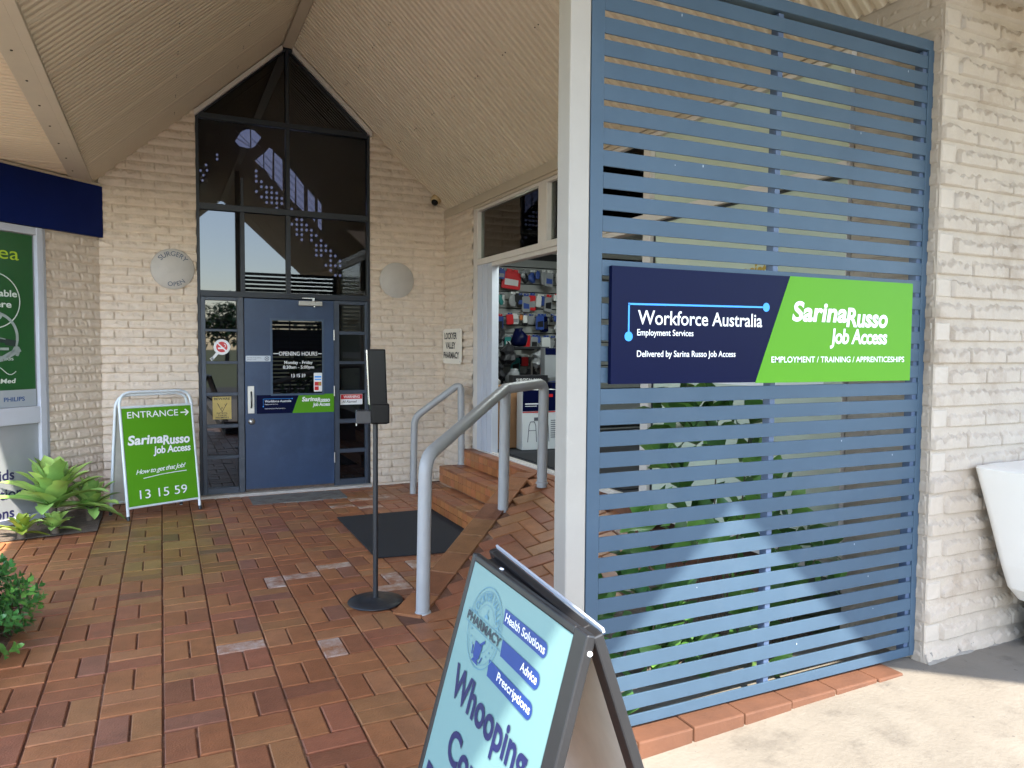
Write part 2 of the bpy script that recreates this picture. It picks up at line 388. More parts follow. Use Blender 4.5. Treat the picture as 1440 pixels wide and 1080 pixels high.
# ------------------------------------------------------------------ ground
gm = MB(); gm.poly([(-300,-300,-.16),(300,-300,-.16),(300,300,-.16),(-300,300,-.16)])
obj("ground", gm, GRASS, kind='structure')
gm = MB(); gm.box((-120,-15,-.2), (120,-4.5,-.10)); obj("road", gm, ASPH, kind='structure')
gm = MB()   # concrete footpath: a gently sloping slab beside the kerb and a level apron in front of the pavers
def cz(x): return .068+.043*min(x, 2.9)
xs = [0.98, 1.5, 2.2, 3.2, 9.0]
for a, b in zip(xs, xs[1:]):
    gm.add([(a,-4.3,cz(a)),(b,-4.3,cz(b)),(b,2.5,cz(b)),(a,2.5,cz(a))], [(0,1,2,3)])
gm.add([(.98,-4.3,-.1),(.98,2.5,-.1),(.98,2.5,cz(.98)),(.98,-4.3,cz(.98))], [(0,1,2,3)])
gm.add([(.98,-4.3,-.1),(9,-4.3,-.1),(9,-4.3,cz(9)),(.98,-4.3,cz(.98))], [(0,1,2,3)])
gm.box((-9,-4.3,-.15), (.98,1.2,-.004)); gm.box((-9,1.2001,-.15), (-1.78,9,-.004))  # second box: unseen slab added to bounce sunlight into the court
obj("footpath", gm, CONC, kind='structure')

pv = MB()
def rz(x, y): return min(max(.18*(x+y-5.38), 0.0), .476)      # the ramp to the pharmacy door
SALTY = [(.27,3.95),(.62,3.92),(.70,3.78),(.52,5.10),(.70,4.95),(.86,5.05),(1.02,5.2),(1.30,4.55),(1.45,4.75),(1.62,4.95),(1.18,3.95),(1.75,7.35),(1.95,7.25),(1.60,7.10),(1.85,6.95),(2.05,7.45),(.95,4.35)]
def paver(mb, cx, cy, lx, ly, zf, rot=0.0, jz=0.0025, gap=0.004, b=0.004, tone=None):
    mb.cur = 1 if mb is pv and any(abs(cx-a)+abs(cy-b_) < .11 for a, b_ in SALTY) else 0
    c, s_ = math.cos(rot), math.sin(rot); hx, hy = lx/2-gap, ly/2-gap
    dz = random.uniform(-jz, jz); tx, ty = random.uniform(-.004, .004), random.uniform(-.004, .004)
    hx *= random.uniform(.985, 1.0); hy *= random.uniform(.985, 1.0)
    vs = []
    for k, (q, zz) in enumerate(((0, -.022), (0, -b*.8), (b, 0))):
        for sx, sy in ((-1,-1),(1,-1),(1,1),(-1,1)):
            x, y = sx*(hx-q), sy*(hy-q); X, Y = cx+x*c-y*s_, cy+x*s_+y*c
            vs.append((X, Y, zf(X, Y)+dz+zz+x*tx+y*ty))
    fs = [(8,9,10,11)]+[(i, (i+1) % 4, 4+(i+1) % 4, 4+i) for i in range(4)]+[(4+i, 4+(i+1) % 4, 8+(i+1) % 4, 8+i) for i in range(4)]
    mb.add(vs, fs, tone=tone)
TONES = [(a*1.10,b*1.14,c*1.10) for a,b,c in [(.250,.092,.042),(.290,.115,.050),(.215,.080,.042),(.270,.125,.055),(.180,.068,.040),(.240,.085,.050),(.300,.130,.062),(.130,.060,.044),(.205,.088,.060)]]
def tone(x=0, y=0):
    t = random.choices(TONES, (7,6,4,5,1.2,3,3,0.25,1.2))[0]; k = random.uniform(.93, 1.06); t = tuple(.78*a+.22*b for a, b in zip(t, (.350,.120,.044)))
    if abs(x+.05) < .45 and 5.3 < y < 7.2: t = (t[0]*.86, t[1]*1.10, t[2]*.85)        # mossy bricks before the entrance board
    return tuple(q*k for q in t)
flat = lambda x, y: 0.0
U = .2425
x_lines = 0.0015
def on_floor(x, y):
    if y < 1.25 or x < -1.75 or y > 7.99: return False
    if x < -.516 and y-x > 8.62: return False                   # shop window front
    if x+0*y < -.50 and y > 6.93+.09*(x+.8) : return False      # planted corner
    if -3.4 < x < -.72 and 3.2 < y < 5.35 and x < -.80: return False
    if x > 1.262 and y-x < 2.87: return False
    if x > 2.30 and not (y > 6.78 and x < 2.86): return False
    return True
i0 = -15
for i in range(i0, 13):
    cx = (i+.5)*U+x_lines-.2425*.07
    ph = (i % 2)*U+random.uniform(-.03, .03)
    y = 1.0+ph; k = 0
    while y < 8.1:
        if k % 2 == 0:
            for sx in (-.25, .25):
                x_, y_ = cx+sx*U, y+U/2
                if on_floor(x_, y_): paver(pv, x_, y_, U/2, U, flat, tone=tone(x_, y_))
            y += U
        else:
            for q in range(2):
                if on_floor(cx, y+U/4): paver(pv, cx, y+U/4, U, U/2, flat, tone=tone(cx, y))
                y += U/2
        k += 1
# ramp pavers laid square to the walls, and the diagonal edging course carrying the hand rail
for j in range(60):
    for i in range(33):
        x = .7118+i*.1213+(0 if j % 2 else .0); y = 2.3+j*.1213
        k = (i-j) % 4
        if k == 0: cx, cy, lx, ly = x+.1213, y+.0606, .2425, .1213
        elif k == 3: cx, cy, lx, ly = x+.0606, y+.1213, .1213, .2425
        else: continue
        if cx-lx/2 < 1.19:
            if k == 0 and cx > 1.12: cx, lx = cx+lx/4, lx/2
            else: continue
        if cy-cx < 2.64 and cy-cx > 1.16 and cx < 2.93: paver(pv, cx, cy, lx, ly, rz, tone=tone(), jz=.0015)
for k in range(10):
    d = k*.2425+.10; cx, cy = 1.262+d*D2+.002, 4.03+d*D2+.02
    if cx < 2.78: paver(pv, cx, cy, .2425, .19, lambda x, y: rz(x, y)+.006, rot=math.pi/4, tone=tuple(c*.82 for c in tone()), jz=.001)
for k in range(15):        # brick border beside the ramp start
    paver(pv, 1.262-.118+.12, 1.35+k*.2425, .118, .2425, flat, tone=tone()) if False else None
obj("paving", pv, [PAVE, PAVEW], kind='structure', tone=True)
jb = MB()
jb.poly([(-1.78,1.2,-.010),(1.0,1.2,-.010),(1.0,8.1,-.010),(-1.78,8.1,-.010)])
jb.poly([(1.0,2.3,-.010),(1.35,2.3,-.010),(2.6,2.55,-.010),(1.262,4.03,-.010),(2.4,5.3,-.010),(2.95,6.7,-.010),(2.95,8.1,-.010),(1.0,8.1,-.010)][::1])
jb.poly([(1.0,2.2,-.0102),(3.0,2.2,-.0102),(3.0,2.38,-.0102),(1.35,4.03,-.0102),(1.0,4.03,-.0102)])
def rq(x, y): return (x, y, rz(x, y)-.009)
jb.poly([rq(1.36,4.02), rq(2.69,2.69), rq(3.55,3.55), rq(2.2,4.9)])
jb.poly([rq(2.2,4.9), rq(3.55,3.55), (4.4,3.9,.471), (2.75,5.55,.471)])
# low wall under the ramp edge
jb.poly([(1.20,4.10,-.02),(2.70,5.42,-.02),(2.70,5.42,.465),(2.60,5.32,.43)])
obj("paving_bed", jb, JOINT, kind='structure')
pb = MB(); pb.box((.78,7.47,-.02), (1.70,7.90,.0045)); obj("cement_patch", pb, PATCH, kind='structure')

# garden soil: bed behind the screen and the planted corner
sm = MB()
sm.poly([(1.02,2.16,.10),(2.94,2.16,.10),(2.94,4.05,.16)])
sm.poly([(1.02,2.16,.10),(2.94,4.05,.16),(2.94,4.06,-.05),(1.0,2.2,-.05)])
sm.poly([(-1.78,6.74,.008),(-1.1,6.83,.008),(-.5,6.91,.008),(-.5,8.05,.03),(-1.78,6.76,.03)])
sm.poly([(-1.78,3.2,.008),(-.82,3.2,.008),(-.82,5.35,.008),(-1.78,5.35,.008)])
obj("soil", sm, SOIL, kind='structure')

# red brick kerb under the screen
t = empty("brick_kerb", (2.0, 2.09, .06), "low red clay brick kerb under the blue slatted screen", "kerb")
kb = MB(); x = .98
while x < 2.78:
    w = min(.237, 2.79-x); kb.box((x+.003, 2.042+random.uniform(-.004,.004), .03), (x+w-.003, 2.185, .193+random.uniform(-.003,.003))); x += .237
obj("brick", kb, mat("kerb_clay", (.10,.040,.019), .75, var=.25, vs=5, bump=.15, bs=60), t, bevel=.006)
kb = MB(); kb.box((.98, 2.052, .03), (2.79, 2.18, .184)); obj("mortar", kb, TGROUT, t)

# ------------------------------------------------------------------ brick walls
def under_roof(x0, sgn): return lambda s, z: z < ZR-SL*np.abs((x0+sgn*s)-XR)+.02
G = []; rock_wall(G, (-.516, YF, 0), (1,0,0), (0,-1,0), .848, 0, 4.0, .008, .0846, .2431, .027, clip=under_roof(-.516, 1))
G2 = []; rock_wall(G2, (2.074, YF, 0), (1,0,0), (0,-1,0), .876, 0, 4.0, .008, .0846, .2431, .027, zoff=.02, clip=under_roof(2.074, 1))
t = empty("entrance_wall", (1.2, YF, 0), "cream painted split-face brick gable wall around the dark entrance glazing", "wall")
wall_object("brickwork", G, BRICK, [('prism', ([(-.516,YF+.012,0),(.330,YF+.012,0),(.330,YF+.012,3.86),(-.516,YF+.012,3.08)], (0,.20,0)))], parent=t, label="brickwork left of the entrance, behind the green board")
wall_object("brickwork", G2, BRICK, [('prism', ([(2.076,YF+.012,0),(2.95,YF+.012,0),(2.95,YF+.012,3.06),(2.076,YF+.012,3.86)], (0,.20,0)))], parent=t, label="brickwork right of the entrance, with the plain disc")
G = []; rock_wall(G, (-.516, YF, 0), (-D2,-D2,0), (D2,-D2,0), .556, 0, ZE, .009, .0846, .14, .019, rough=.9)
wall_object("angled_wall", G, [BRICK], [('prism', ([(-.516,YF+.012,0),(-.516-.556*D2,YF+.012-.556*D2,0),(-.516-.556*D2,YF+.012-.556*D2,ZE),(-.516,YF+.012,ZE)], (-.14,.14,0)))],
            label="rough chipped cream brick strip between the poster window and entrance wall", cat="wall")
G = []; rock_wall(G, (XP, YF, 0), (0,-1,0), (-1,0,0), .85, 0, 2.99, .008, .0846, .2431, .025, zoff=.01, rough=.28)
wall_object("pharmacy_return_wall", G, BRICK, [((XP+.012, 7.17, 0), (XP+.2, YF+.2, 2.99))], label="short cream brick return wall carrying the pharmacy name plate", cat="wall")
G = []
rock_wall(G, (2.962, 2.092, 0), (1,0,0), (0,-1,0), .95, .10, ZE+.1, .006, .0935, .245, .036, zoff=.0765, header=0, rough=.28)
rock_wall(G, (2.972, 2.51, 0), (0,-1,0), (-1,0,0), .42, .05, ZE+.1, .007, .0935, .245, .016, zoff=.0765, rough=.6)
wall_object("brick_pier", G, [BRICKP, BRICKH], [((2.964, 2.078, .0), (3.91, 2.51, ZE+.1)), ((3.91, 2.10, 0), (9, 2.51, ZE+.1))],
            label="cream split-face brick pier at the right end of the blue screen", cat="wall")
# mortar fillet and cracks at the pier foot
fm = MB()
for a, b, nx, ny in (((2.965,2.072),(3.9,2.072),0,-1),):
    n = 26; pts = []
    for i in range(n+1):
        k = i/n; x, y = a[0]+(b[0]-a[0])*k, a[1]+(b[1]-a[1])*k; w = .010+.004*math.sin(i*1.1)+.006*random.random()
        pts.append(((x, y, cz(x)+.020+.008*math.sin(i*.8)+.012*random.random()), (x+nx*w, y+ny*w, cz(x)+.002+.003*random.random()), (x+nx*(w+.012), y+ny*(w+.012), cz(x)-.01)))
    for i in range(n):
        for q in (0, 1): fm.add([pts[i][q], pts[i][q+1], pts[i+1][q+1], pts[i+1][q]], [(0,1,2,3)])
obj("mortar_fillet", fm, GROUT, label="cracked grey mortar fillet along the foot of the brick pier", cat="mortar")

# ------------------------------------------------------------------ roof
roof = empty("canopy_roof", (XR, 3.4, ZE), "beige ribbed steel gable roof lining over the entrance court", "roof")
def ribbed(p0, along, down, n, L, pitch=.068, amp=.0115, hw=14, laps=.76):
    """sheet with ribs running 'down', repeated 'along'"""
    p0, along, down, n = map(Vector, (p0, along, down, n)); mb = MB(); vs = []; N = int(L/pitch*hw); fs = []
    for i in range(N+1):
        a = i*pitch/hw; k = (i % hw)/hw; hgt = 0.0 if k < .45 else -.0150*math.sin(math.pi*(k-.45)/.55)**1.2
        lap = (a % laps) < pitch*.5
        q = p0+along*a+n*(hgt+(.004 if lap else 0)); vs += [q, q+down]
    fs = [(2*i, 2*i+1, 2*i+3, 2*i+2) for i in range(N)]
    mb.add(vs, fs, True); return mb
run = XR+.55
dl = Vector((-run, 0, -SL*run)); nl = Vector((SL, 0, -1)).normalized()
obj("left_lining", ribbed((XR, YE, ZR), (0,1,0), dl, nl, YF-YE+.1), CEIL, roof)
rr = XP-XR; dr = Vector((rr, 0, -SL*rr)); nr = Vector((-SL, 0, -1)).normalized()
obj("right_lining", ribbed((XR, YE, ZR), (0,1,0), dr, nr, YF-YE+.1), CEIL, roof)
mb = MB(); ribs = ribbed((-1.6, YE, ZE-.008), (0,1,0), (1.6-.56, 0, 0), (0,0,-1), YF-YE+.1)
obj("left_soffit", ribs, CEIL2, roof)
obj("right_soffit", ribbed((XP+.02, YE, ZE+.06), (0,1,0), (3.2,0,0), (0,0,-1), 2.2-YE), CEIL2, roof)
mb = MB()   # outer roof skin
for z_ in (.09,):
    mb.prism([(XR,YE,ZR+.05),(XR+rr,YE,ZE+.06),(XR+rr+.05,YE,ZE+.25),(XR,YE,ZR+.30),(-.6,YE,ZE+.25),(-.55,YE,ZE+.06)], (0, YF-YE+.35, 0))
mb.box((-1.68, YE, ZE+.03), (-.56, YF+.35, ZE+.18)); mb.box((XP+.001, YE, ZE+.075), (6.2, YF+.35, ZE+.20))
obj("roof_skin", mb, TRIM, roof)
mb = MB(); mb.prism([(XR-.05, YE+.25, ZR-.075), (XR+.05, YE+.25, ZR-.075), (XR+.02, YE+.25, ZR-.02), (XR-.02, YE+.25, ZR-.02)], (0, YF-YE-.27, 0)); obj("ridge_cap", mb, TRIM, roof, bevel=.004)
mb = MB(); mb.box((-.600, YE-.02, ZE-.028), (-.550, YF-.01, ZE+.02)); mb.box((-.72, YE-.02, ZE-.024), (-.601, YF-.19, ZE-.018)); obj("eave_flashing", mb, TRIM, roof, bevel=.002)
mb = MB()
for sgn in (-1, 1):
    x0 = XR+sgn*.05; x1 = .325 if sgn < 0 else 2.09
    za, zb = ZR-SL*abs(x0-XR), ZR-SL*abs(x1-XR); w = .055
    mb.prism([(x0,YF-.055,za-.012),(x1,YF-.055,zb-.012),(x1,YF-.055,zb-.012-w),(x0,YF-.055,za-.012-w)], (0,.05,0))
obj("gable_trim", mb, GREYF, roof, bevel=.003)
mb = MB(); mb.box((XP-.035, 2.52, 2.985), (XP+.05, YF-.03, 3.075)); mb.box((XP-.022, 2.515, 2.955), (XP+.04, 7.165, 2.984)); obj("eave_trim", mb, TRIM, roof, bevel=.003)
mb = MB()
for k in range(14):          # screw heads along the flashing and in rows across the lining
    y = 1.2+k*.48; mb.lathe((-.665, y, ZE-.024), (0,0,-1), [(.007,0),(.007,.004),(.001,.006)], 8)
for rowx in (.30, .62):
    for sgn in (-1, 1):
        for k in range(15):
            y = .3+k*.52; x = XR+sgn*rr*rowx; z = ZR-SL*abs(x-XR); n = nl if sgn < 0 else nr
            for dy in (0, .05): mb.lathe(Vector((x, y+dy, z))+n*.006, n, [(.0055,0),(.0055,.003),(.001,.005)], 6)
obj("screws", mb, SCREW, roof)

# ------------------------------------------------------------------ entrance glazing
YG = YF+.030
gz = empty("entrance_glazing", (1.2, YG, 0), "tall dark gable-shaped glazing in charcoal frames around the blue door", "window")
rng_d = random.Random(5)
gr = lambda x: ZR-SL*abs(x-XR)-.03
mb = MB()
fy0, fy1 = YG-.035, YG+.05
def bar(a, b): mb.box((a[0], fy0, a[1]), (b[0], fy1, b[1]))
bar((.333,.03),(.362,gr(.333)-.04)); bar((2.046,.03),(2.072,gr(2.072)-.04))
for z0, z1 in ((3.785,3.838),(2.893,2.955)):
    mb.box((.363, fy0+.004, z0), (2.045, fy1, z1))
mb.box((.363, fy0-.012, 2.030), (2.045, fy1, 2.090))
mb.box((1.192, fy0+.002, 2.091), (1.236, fy1, 2.892)); mb.box((1.194, fy0+.002, 2.956), (1.234, fy1, 3.784)); mb.box((1.196, fy0+.002, 3.839), (1.232, fy1, gr(XR)-.02))
mb.box((.744, fy0+.006, 2.091), (.784, fy1, 2.892)); mb.box((.752, fy0+.016, 2.956), (.776, fy1, 3.24))  # short upper bar stands in for a post reflected in the glass
for sgn in (-1, 1):
    xe = .363 if sgn < 0 else 2.045
    mb.prism([(XR+sgn*.02,fy0+.006,gr(XR+sgn*.02)),(xe,fy0+.006,gr(xe)),(xe,fy0+.006,gr(xe)-.05),(XR+sgn*.02,fy0+.006,gr(XR+sgn*.02)-.05)], (0,.07,0))
obj("frame", mb, CHAR, gz, bevel=.003)
def pane(x0, z0, x1, z1, m=TINT, dy=0.0):
    p = MB(); p.box((x0, YG+.010+dy, z0), (x1, YG+.016+dy, z1)); return obj("pane", p, m, gz)
pane(.363,2.956,1.193,3.784,TCLEAR); pane(1.235,2.956,2.045,3.784,TCLEAR)
pane(.363,2.091,.743,2.892); pane(.785,2.091,1.191,2.892); pane(1.237,2.091,2.045,2.892,TCLEAR)
for pts in ([(.363,3.839),(1.195,3.839),(1.195,gr(1.195)),(.363,gr(.363))], [(1.233,3.839),(2.045,3.839),(2.045,gr(2.045)),(1.233,gr(1.233))]):
    p = MB(); p.prism([(x, YG+.010, z) for x, z in pts], (0,.006,0)); obj("pane", p, TINT, gz)
# side lights
mb = MB()
mb.box((.363, fy0+.002, .03), (.404, fy1, 2.029)); mb.box((2.018, fy0+.002, .03), (2.045, fy1, 2.029)); mb.box((1.678, fy0+.002, .03), (1.735, fy1, 2.029))
LB = [.03,.093,.388,.418,.704,.738,1.032,1.063,1.353,1.381,1.682,1.707,1.995,2.029]
RB = [.03,.095,.383,.425,.705,.750,1.025,1.064,1.348,1.378,1.666,1.702,1.989,2.029]
for B, x0, x1 in ((LB,.405,.704),(RB,1.736,2.017)):
    for k in range(0, len(B), 2): mb.box((x0, fy0+.008, B[k]), (x1, fy1, B[k+1]))
obj("side_light_frame", mb, mat("slate_frame", (.040,.052,.075), .42, var=.25, vs=8), gz, bevel=.003)
for B, x0, x1 in ((LB,.405,.704),(RB,1.736,2.017)):
    for k in range(1, len(B)-1, 2): pane(x0, B[k], x1, B[k+1], TINT if x0 < 1 else DGLASS)
mb = MB(); mb.box((.705, fy0-.004, .03), (.762, fy1, 2.029)); obj("jamb", mb, CHARL, gz, bevel=.003)
mb = MB(); mb.box((.335, YF-.075, -.01), (2.072, YG+.06, .029)); obj("sill", mb, mat("pale_sill", (.42,.38,.34), .7, var=.15, vs=10), gz, bevel=.004)
# blinds behind the right panes would not read through the tint; the room behind is closed off
mb = MB(); x0, x1, ya, yb, zt = .28, 2.12, YG+.055, 9.5, 4.62
mb.poly([(x0-.3,yb,0),(x1+.5,yb,0),(x1+.5,yb,zt),(x0-.3,yb,zt)]); mb.poly([(x0-.3,yb,0),(x0-.3,yb,zt),(x0,ya,zt),(x0,ya,0)]); mb.poly([(x1+.5,yb,0),(x1,ya,0),(x1,ya,zt),(x1+.5,yb,zt)])
mb.poly([(x0-.3,yb,zt),(x1+.5,yb,zt),(x1,ya,zt),(x0,ya,zt)]); mb.poly([(x0-.3,yb,0),(x0,ya,0),(x1,ya,0),(x1+.5,yb,0)])
obj("backing", mb, mat("dark_lobby", (.035,.028,.024), .8), gz)
lw = empty("slot_glow", (1.4, 9.35, 2.8), "made-up glowing slots and dots added behind the dark gable glass", "window")
GLOWP = emit("glow_pane", (.42,.50,.80), .30); GLOWP.node_tree.nodes["Principled BSDF"].inputs["Base Color"].default_value = (.1,.1,.12,1)  # glowing stand-in for the pale slots and dots in the gable glass
for pts in ([(.82,3.93),(.88,4.04),(.94,4.08),(.985,4.085),(.985,3.875),(.96,3.87),(.87,3.88)], [(1.0,4.085),(1.03,4.08),(1.11,4.01),(1.04,3.9),(1.0,3.875)], [(1.04,3.73),(1.13,3.82),(1.13,3.65)], [(1.145,3.83),(1.2,3.9),(1.24,3.88),(1.23,3.53),(1.145,3.65)], [(1.26,3.85),(1.35,3.77),(1.35,3.41),(1.26,3.52)], [(1.42,3.7),(1.5,3.62),(1.49,3.27),(1.42,3.35)], [(1.515,3.6),(1.6,3.49),(1.6,3.18),(1.515,3.26)], [(1.65,3.45),(1.73,3.36),(1.73,3.07),(1.65,3.18)], [(1.77,3.34),(1.81,3.28),(1.81,2.97),(1.77,3.01)]):
    p = MB(); p.prism([(x, 9.34, z) for x, z in pts], (0,.02,0)); pn_ = obj("pane", p, GLOWP, lw)
    p = MB(); xa, xb = min(q[0] for q in pts), max(q[0] for q in pts); zb_, zt_ = min(q[1] for q in pts), max(q[1] for q in pts); z = zb_-.05
    while z < zt_:
        zc = lambda x: z+.07-(x-xa)*.9
        lo_ = max(zb_+.02, zc(xb)); hi_ = zc(xa)
        if hi_ < zt_-.02 and hi_ > lo_: p.prism([(xa+.004,9.334,hi_),(xb-.004,9.334,lo_),(xb-.004,9.334,lo_-.009),(xa+.004,9.334,hi_-.009)], (0,.004,0))
        z += .085
    if p.v: obj("slot_bars", p, WHITE, pn_)
p = MB(); xq = 1.05
while xq < 2.08:
    zq = 3.63-1.02*(xq-1.05); k = 0
    for k in range(5):
        if rng_d.random() < .80 and not (1.60 < xq < 1.72 and k > 2): p.prism([(xq+.017*math.cos(q*1.047), 9.34, zq-.06*k-.02+.019*math.sin(q*1.047)) for q in range(6)], (0,.01,0))
    xq += .058
for x_, z_ in ((.44,3.55),(.47,3.50),(.51,3.56),(.50,3.62),(.62,3.70),(.62,3.75),(.46,3.44)): p.prism([(x_+.014*math.cos(q*1.047), 9.34, z_+.016*math.sin(q*1.047)) for q in range(6)], (0,.01,0))
obj("glow_dots", p, GLOWP, lw)

# the door
dr_ = empty("entrance_door", (1.22, YF, .06), "blue painted entrance door with a dark upper window", "door")
yd0, yd1 = YG-.045, YG+.0
mb = MB(); dx0, dx1, dz0, dz1 = .769, 1.673, .062, 2.022; wx0, wx1, wz0, wz1 = 1.030, 1.562, 1.030, 1.815
mb.box((dx0,yd0,dz0),(wx0,yd1,dz1)); mb.box((wx1,yd0,dz0),(dx1,yd1,dz1)); mb.box((wx0,yd0,dz0),(wx1,yd1,wz0)); mb.box((wx0,yd0,wz1),(wx1,yd1,dz1))
obj("leaf", mb, DOORB, dr_)
mb = MB()
for a, b in (((wx0-.008,wz0-.008),(wx1+.008,wz0+.012)), ((wx0-.008,wz1-.012),(wx1+.008,wz1+.008)), ((wx0-.008,wz0+.0121),(wx0+.012,wz1-.0121)), ((wx1-.012,wz0+.0121),(wx1+.008,wz1-.0121))):
    mb.box((a[0],yd0-.007,a[1]),(b[0],yd0+.004,b[1]))
obj("window_bead", mb, mat("bead_blue", (.045,.075,.125), .45), dr_, bevel=.002)
mb = MB(); mb.box((wx0+.001, yd0+.010, wz0+.001), (wx1-.001, yd0+.014, wz1-.001)); wp = obj("window_pane", mb, DGLASS, dr_)
P = Panel((0, yd0+.010, 0), (1,0,0), (0,0,1)); mb = MB()
text(mb, P, "OPENING HOURS", 1.105, 1.500, 1.440, .040, bold=.012); text(mb, P, "Monday - Friday", 1.160, 1.450, 1.352, .031, bold=.012)
text(mb, P, "8:30am - 5:00pm", 1.147, 1.465, 1.303, .031, bold=.012); text(mb, P, "13 15 59", 1.232, 1.376, 1.212, .034, bold=.012)
P.rect(mb, 1.050, 1.456, 1.098, 1.463); P.rect(mb, 1.508, 1.456, 1.548, 1.463)
obj("lettering", mb, WHITE, wp)
mb = MB()      # slats of the blind just inside the glass
mb = MB(); mb.box((.795,yd0-.005,.845),(.858,yd0-.0005,1.127)); hp = obj("pull_plate", mb, STEEL, dr_, bevel=.002)
mb = MB(); mb.tube([(.828,yd0-.006,.905),(.828,yd0-.038,.925),(.828,yd0-.038,1.045),(.828,yd0-.006,1.065)], .009, 10); obj("handle", mb, mat("dark_steel", (.10,.10,.10), .35, .8), hp)
mb = MB(); mb.lathe((.828, yd0-.0005, .761), (0,-1,0), [(.034,0),(.034,.006),(.024,.010),(.022,.016),(.001,.017)], 24); mb.box((.825,yd0-.019,.750),(.831,yd0-.016,.772)); obj("lock", mb, STEEL, dr_)
mb = MB(); mb.box((1.305,yd0-.055,1.962),(1.545,yd0-.0005,2.012)); cl = obj("closer", mb, mat("closer_grey", (.42,.41,.38), .4, .3), dr_, bevel=.006)
mb = MB(); mb.box((1.44,yd0-.05,2.0125),(1.465,yd0-.03,2.04)); mb.box((1.34,yd0-.045,2.036),(1.465,yd0-.032,2.046)); mb.lathe((1.468,yd0-.03,1.950),(0,0,1),[(.012,0),(.012,.011)],10); obj("closer_arm", mb, STEEL, cl)
for z in (1.66, 1.06, .34):
    mb = MB(); mb.tube([(1.676,yd0-.006,z-.055),(1.676,yd0-.006,z+.055)], .0075, 10); obj("hinge", mb, STEEL, dr_)
mb = MB(); mb.box((dx0,yd0+.012,.031),(dx1,yd1-.01,.061)); obj("threshold", mb, mat("worn_threshold", (.09,.06,.045), .7, var=.4, vs=20), dr_)

def sr_logo(mb, P, x0, x1, y, cap, d, second=True):
    """two-tier italic wordmark with the second line tucked under it on the right"""
    w = x1-x0
    text(mb, P, "Sarina", x0, x0+w*.555, y, cap, d, bold=.032, shear=.16, space=1.02); text(mb, P, "Russo", x0+w*.550, x1, y-cap*.24, cap, d, bold=.032, shear=.12, space=1.0)
    if second: text(mb, P, "Job Access", x0+w*.385, x1, y-cap*1.22, cap*.80, d, bold=.026, shear=.10, space=.95)

# sign strip across the door
st = MB(); P = Panel((0, yd0-.001, 0), (1,0,0), (0,0,1)); ext(st, P, [(.880,.838),(1.670,.838),(1.670,1.031),(.880,1.031)], 0, .004)
s = obj("door_sign_strip", st, NAVY, label="small navy and green sign strip across the blue entrance door", cat="sign")
mb = MB(); P.pg(mb, [(1.236,.836),(1.671,.836),(1.671,1.033),(1.306,1.033)], .0046); obj("green_panel", mb, GREEN, s)
mb = MB(); sr_logo(mb, P, 1.335, 1.628, .958, .044, .0056); text(mb, P, "Workforce Australia", .960, 1.225, .955, .022, .0056, bold=.01); text(mb, P, "Employment Services", .960, 1.090, .930, .010, .0056); text(mb, P, "Delivered by Sarina Russo Job Access", .960, 1.165, .885, .010, .0056); obj("lettering", mb, WHITE, s)
mb = MB(); P.line(mb, [(.945,.915),(.945,.990),(1.235,.990)], .003, .0056); P.disc(mb, .945, .912, .006, .0056); P.disc(mb, 1.235, .990, .006, .0056); obj("bracket_line", mb, SKYB, s)

def plate(name, P, pts, th, m, **kw):
    mb = MB(); ext(mb, P, pts, 0, th); return obj(name, mb, m, **kw)
def rrect(x0, y0, x1, y1, r, k=5):
    out = []
    for cx, cy, a in ((x1-r,y1-r,0),(x0+r,y1-r,90),(x0+r,y0+r,180),(x1-r,y0+r,270)):
        out += [(cx+r*math.cos(R(a+90*i/k)), cy+r*math.sin(R(a+90*i/k))) for i in range(k+1)]
    return out
P = Panel((0, yd0-.001, 0), (1,0,0), (0,0,1))
s = plate("door_notice", P, rrect(.779,1.379,1.022,1.438,.006), .002, mat("pale_vinyl", (.52,.56,.60), .5), label="narrow pale sticker on the blue door beside its window", cat="sticker")
mb = MB(); text(mb, P, "Smoke free entry", .792, .93, 1.412, .012, .0028); text(mb, P, "please use", .792, .88, 1.394, .010, .0028); P.ring(mb, .985, 1.408, .022, .004, .0028, 20); P.line(mb, [(.972,1.396),(.998,1.420)], .004, .0028); P.line(mb, [(.972,1.420),(.998,1.396)], .004, .0028); obj("print", mb, DNAVY, s)
P = Panel((0, yd0+.008, 0), (1,0,0), (0,0,1))
s = plate("card_sticker", P, rrect(1.462,1.058,1.548,1.256,.005), .002, WHITE, label="upright payment card sticker in the corner of the door window", cat="sticker")
mb = MB(); P.rect(mb, 1.470,1.180,1.540,1.192,.0028); P.rect(mb, 1.470,1.205,1.540,1.222,.0028); obj("blue_print", mb, SKYB, s)
mb = MB(); P.rect(mb, 1.470,1.120,1.540,1.160,.0028); P.rect(mb, 1.470,1.072,1.512,1.112,.0028); obj("red_print", mb, RED, s)
mb = MB(); P.disc(mb, 1.523, 1.140, .017, .0034, 16); obj("gold_spot", mb, GOLD, s)
P = Panel((0, YG+.009, 0), (1,0,0), (0,0,1))
mb = MB(); P.disc(mb, .556, 1.525, .079, .001, 32); P.line(mb, [(.512,1.462),(.462,1.400)], .026, .001); P.line(mb, [(.47,1.412),(.448,1.396)], .030, .001)
s = obj("no_smoking_sticker", mb, mat("sticker_white", (.72,.72,.72), .5), label="round no smoking sticker with a cigarette butt on the left side light", cat="sticker")
mb = MB(); P.disc(mb, .556, 1.525, .062, .0018, 32); obj("red_disc", mb, RED, s)
mb = MB(); P.ring(mb, .556, 1.525, .062, .008, .0024); P.line(mb, [(.512,1.568),(.600,1.482)], .012, .0030); P.line(mb, [(.520,1.512),(.580,1.512)], .016, .0024); P.line(mb, [(.588,1.525),(.592,1.545),(.578,1.556)], .006, .0024); obj("cigarette", mb, WHITE, s)
